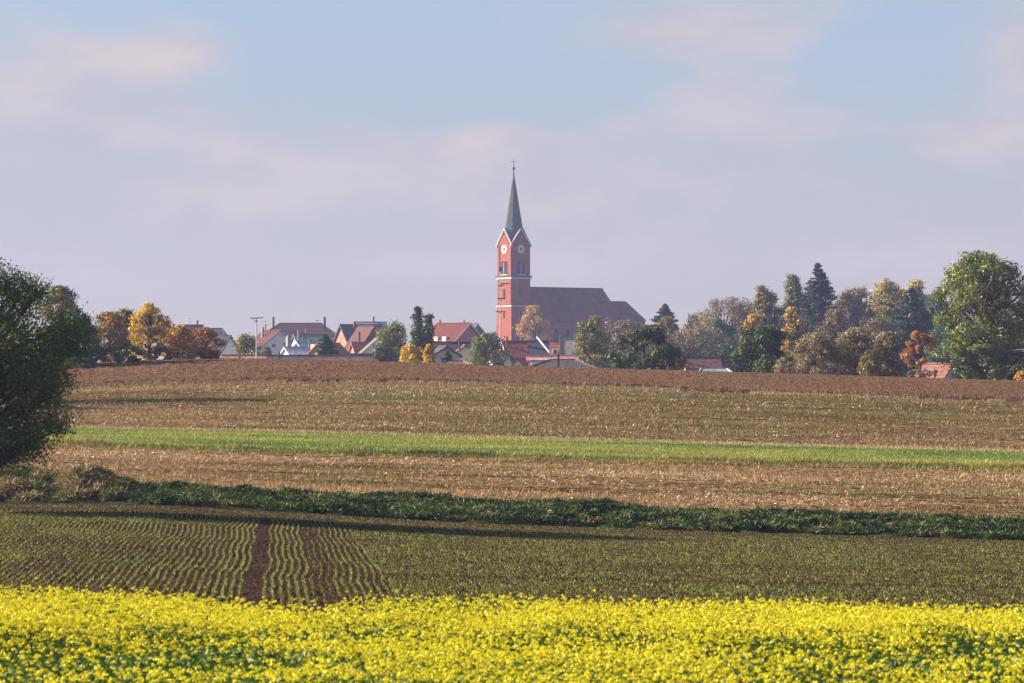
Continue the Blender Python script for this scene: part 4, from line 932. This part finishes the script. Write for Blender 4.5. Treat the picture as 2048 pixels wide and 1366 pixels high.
# mast in front of the church
def mast():
    D = 900.; k = D/F; x, y, _ = P(1001, 700, D); g = gz(x, y); root = empty('utility_mast', (x, y, g)); tag(root, 'tall pale mast with dark crossarms in front of the lit church tower side', 'mast')
    Z = lambda py: (YH-py)*k-g
    mb = MB(); mb.tube([(0, 0, -.2), (0, 0, Z(543))], [.24, .13], 8); mb.build('pole', M['stone'], root)
    bx = MB(); bx.box(-.35, .35, -.3, .3, Z(543), Z(534)); bx.build('junction_box', M['black'], root)
    for y_, a, b in ((567.5, 0, 19), (571, -4, 7), (597, -7, 10), (623.5, -9, 11)):
        c = MB(); c.box(a*k, b*k, -.12, .12, Z(y_)-.16, Z(y_)+.16); c.build('crossarm', M['black'], root)
mast()
# thin mast by the white gable house
def thinmast():
    D = 300.; k = D/F; x, y, _ = P(513, 700, D); g = gz(x, y); root = empty('antenna_mast', (x, y, g)); tag(root, 'thin pale grey pole with a dark horizontal bar on top behind the crest', 'mast')
    Z = lambda py: (YH-py)*k-g
    mb = MB(); mb.tube([(0, 0, -.2), (0, 0, Z(636))], [.07, .045], 8); mb.build('pole', M['steel'], root)
    c = MB(); c.tube([(-13*k, 0, Z(636.5)), (13.5*k, 0, Z(635.5))], [.045, .045], 6); c.tube([(-7*k, 0, Z(637)), (-.4*k, 0, Z(646))], [.018, .018], 4)
    c.box(-.06, .06, -.06, .06, Z(643), Z(640)); c.build('crossbar', M['black'], root)
thinmast()
# siren on the big roof
def siren():
    D = 767.; x, y, z = P(634.5, 648, D); root = empty('rooftop_siren', (x, y, z)); tag(root, 'small mushroom shaped siren on the large brown roof', 'siren')
    k = D/F; MB().tube([(0, 0, 0), (0, 0, 6*k)], [.07, .07], 6).build('pole', M['steel'], root)
    MB().tube([(0, 0, 5.5*k), (0, 0, 7*k), (0, 0, 8*k)], [.15, .38, .2], 10).build('horn', M['greychim'], root)
siren()

# power line
def power():
    a = P(2290, 672, 272); b = P(1545, 728, 300)
    for nm, q, lab in (('utility_pole', a, 'wooden pole carrying the wires beyond the right edge'), ('utility_pole', b, 'wooden pole hidden in the second dark crest tree')):
        g = gz(q[0], q[1]); root = empty(nm, (q[0], q[1], g)); tag(root, lab, 'pole', 'poles of the overhead line'); h = q[2]-g
        MB().tube([(0, 0, -.2), (0, 0, h+.25)], [.13, .09], 8).build('pole', M['wood'], root)
        MB().box(-.6, .6, -.05, .05, h-.1, h+.02).build('crossarm', M['wood'], root)
    for j, lab in ((0, 'upper thin overhead wire crossing the trees on the right'), (1, 'lower thin overhead wire crossing the trees on the right')):
        pts = []
        for i in range(25):
            t = i/24; p = np.array(a)*(1-t)+np.array(b)*t; p[2] -= 4*t*(1-t)*.42+.16*j; p[1] += .5*j; pts.append(p)
        o = MB().tube(pts, [.016]*25, 4).build('overhead_wire', M['steel']); tag(o, lab, 'wire', 'wires of the overhead line')
power()

# ------------------------------------------------------------------ world
w = bpy.data.worlds.new("World"); bpy.context.scene.world = w; w.use_nodes = True
N = w.node_tree.nodes; L = w.node_tree.links; N.clear()
sky = N.new('ShaderNodeTexSky'); sky.sky_type = 'NISHITA'; sky.sun_disc = False; sky.sun_elevation = SUN_EL
sky.sun_rotation = math.atan2(SUN[0], SUN[1]); sky.altitude = 400; sky.air_density = 1.0; sky.dust_density = 1.5; sky.ozone_density = 1.5
tc = N.new('ShaderNodeTexCoord'); sep = N.new('ShaderNodeSeparateXYZ'); L.new(tc.outputs['Generated'], sep.inputs[0])
def math_(op, a, b=None, c=None, clamp=False):
    n = N.new('ShaderNodeMath'); n.operation = op; n.use_clamp = clamp
    for i, v in enumerate((a, b, c)):
        if v is None: continue
        if isinstance(v, (int, float)): n.inputs[i].default_value = v
        else: L.new(v, n.inputs[i])
    return n.outputs[0]
def mixc(f, a, b):
    n = N.new('ShaderNodeMix'); n.data_type = 'RGBA'
    if isinstance(f, (int, float)): n.inputs[0].default_value = f
    else: L.new(f, n.inputs[0])
    for i, v in ((6, a), (7, b)):
        if isinstance(v, tuple): n.inputs[i].default_value = (*v, 1)
        else: L.new(v, n.inputs[i])
    return n.outputs[2]
SKY = 0.05
# pale thin veil over the blue: stronger to the horizon
el = sep.outputs[2]
veil = math_('SUBTRACT', 1.5, math_('MULTIPLY', el, 6.5), clamp=True)
inv = .342/SKY
VEIL_T = (.42*inv, .545*inv, .72*inv); VEIL_H = (.605*inv, .54*inv, .475*inv)
hz = math_('DIVIDE', el, .105, clamp=True)
veilc = mixc(hz, VEIL_H, VEIL_T)
base = mixc(math_('MULTIPLY', veil, .95), sky.outputs[0], veilc)
# clouds
mp = N.new('ShaderNodeMapping'); mp.inputs['Scale'].default_value = (15, 15, 36); mp.inputs['Location'].default_value = (3.1, 0, 1.7); L.new(tc.outputs['Generated'], mp.inputs[0])
n1 = N.new('ShaderNodeTexNoise'); n1.inputs['Scale'].default_value = 1.0; n1.inputs['Detail'].default_value = 5; n1.inputs['Roughness'].default_value = .5; n1.inputs['Distortion'].default_value = .3
L.new(mp.outputs[0], n1.inputs['Vector'])
bias = None
def cloud(px, py, sx, sy, amp):
    global bias
    gx = math_('DIVIDE', math_('SUBTRACT', math_('DIVIDE', sep.outputs[0], sep.outputs[1]), (px-CX)/F), sx/F)
    gy = math_('DIVIDE', math_('SUBTRACT', math_('DIVIDE', sep.outputs[2], sep.outputs[1]), (YH-py)/F), sy/F)
    g = math_('MULTIPLY', math_('EXPONENT', math_('MULTIPLY', math_('ADD', math_('MULTIPLY', gx, gx), math_('MULTIPLY', gy, gy)), -1.0)), amp)
    bias = g if bias is None else math_('ADD', bias, g)
for c_ in ((60, 170, 420, 190, .22), (1420, 70, 240, 60, .2), (985, 285, 85, 34, .5), (900, 340, 260, 60, .2), (480, 350, 240, 90, .16), (1400, 340, 400, 100, .16), (1480, 190, 240, 70, .16),
           (1790, 520, 150, 34, .4), (1930, 280, 100, 28, .34), (850, 520, 300, 60, .16), (1110, 425, 120, 30, .32), (360, 110, 120, 50, .28), (700, 60, 230, 130, -.3), (1780, 130, 150, 130, -.25), (1150, 170, 200, 70, -.15), (2040, 120, 80, 120, .12)):
    cloud(*c_)
cl = math_('SMOOTHSTEP' if 0 else 'ADD', n1.outputs[0], bias)
cm = N.new('ShaderNodeMapRange'); cm.interpolation_type = 'SMOOTHSTEP'; L.new(cl, cm.inputs[0]); cm.inputs[1].default_value = .44; cm.inputs[2].default_value = .84; cm.inputs[3].default_value = 0; cm.inputs[4].default_value = .74
bsave = bias; bias = None
for c_ in ((985, 285, 70, 30, 1.1), (900, 320, 130, 26, .7), (1800, 515, 70, 22, 1.0), (1690, 535, 90, 20, .6), (130, 95, 160, 40, .7), (60, 180, 200, 60, .5), (1110, 425, 90, 24, .8), (480, 300, 110, 30, .6), (1930, 275, 80, 20, .8), (1340, 60, 170, 40, .5), (360, 120, 90, 30, .6), (850, 530, 180, 26, .6), (1500, 240, 200, 40, .4)): cloud(*c_)
front = math_('GREATER_THAN', el, -.02)
n2 = N.new('ShaderNodeTexNoise'); n2.inputs['Scale'].default_value = 2.1; n2.inputs['Detail'].default_value = 5; L.new(mp.outputs[0], n2.inputs['Vector'])
c2 = N.new('ShaderNodeMapRange'); L.new(n2.outputs[0], c2.inputs[0]); c2.inputs[1].default_value = .38; c2.inputs[2].default_value = .62
cloudc = mixc(c2.outputs[0], (.56*inv, .54*inv, .58*inv), (.72*inv, .62*inv, .60*inv))
final = mixc(math_('MULTIPLY', cm.outputs[0], front), base, cloudc)
bg = N.new('ShaderNodeBackground'); bg.inputs[1].default_value = SKY; puff = math_('MULTIPLY', math_('MULTIPLY', bias, math_('MULTIPLY_ADD', n2.outputs[0], 1.6, -.25, clamp=True)), .95, clamp=True)
final2 = mixc(math_('MULTIPLY', puff, front), final, (.73*inv, .62*inv, .60*inv)); L.new(final2, bg.inputs[0])
ow = N.new('ShaderNodeOutputWorld'); L.new(bg.outputs[0], ow.inputs[0])

sd = bpy.data.lights.new('sun', 'SUN'); sd.energy = 5.0; sd.angle = radians(.5); sd.color = (1, .86, .66)
so = bpy.data.objects.new('sun', sd); C.objects.link(so)
import mathutils
so.rotation_euler = mathutils.Vector(SUN).to_track_quat('Z', 'Y').to_euler(); so.location = (-100, 50, 80)

# haze
hb = MB(); hb.box(-1250, 1250, -80, 2000, -8, 66)
hm, nt, NN, LL = newmat('haze'); pv = NN.new('ShaderNodeVolumePrincipled'); pv.inputs['Color'].default_value = (.40, .45, .86, 1); pv.inputs['Density'].default_value = .0002; pv.inputs['Anisotropy'].default_value = .2
oo = NN.new('ShaderNodeOutputMaterial'); LL.new(pv.outputs[0], oo.inputs['Volume'])
ho = hb.build('haze', hm); tag(ho, 'pale bluish autumn haze over fields and village', 'haze', kind='stuff')

# ------------------------------------------------------------------ camera and render settings
cd = bpy.data.cameras.new('camera'); co = bpy.data.objects.new('camera', cd); C.objects.link(co)
cd.sensor_width = 36; cd.lens = F/2048*36; co.location = (0, 0, 0); co.rotation_euler = (pi/2, 0, 0)
cd.shift_y = (YH-683)/2048; cd.clip_start = .5; cd.clip_end = 6000
cd.dof.use_dof = True; cd.dof.focus_distance = 300; cd.dof.aperture_fstop = 7
S = bpy.context.scene; S.camera = co
S.view_settings.view_transform = 'Standard'; S.view_settings.look = 'None'; S.view_settings.exposure = 1.55; S.view_settings.gamma = 1
S.render.engine = 'CYCLES'; S.cycles.max_bounces = 5; S.cycles.diffuse_bounces = 3; S.cycles.transmission_bounces = 4; S.cycles.volume_bounces = 1
S.cycles.use_denoising = True; S.cycles.caustics_reflective = False; S.cycles.caustics_refractive = False
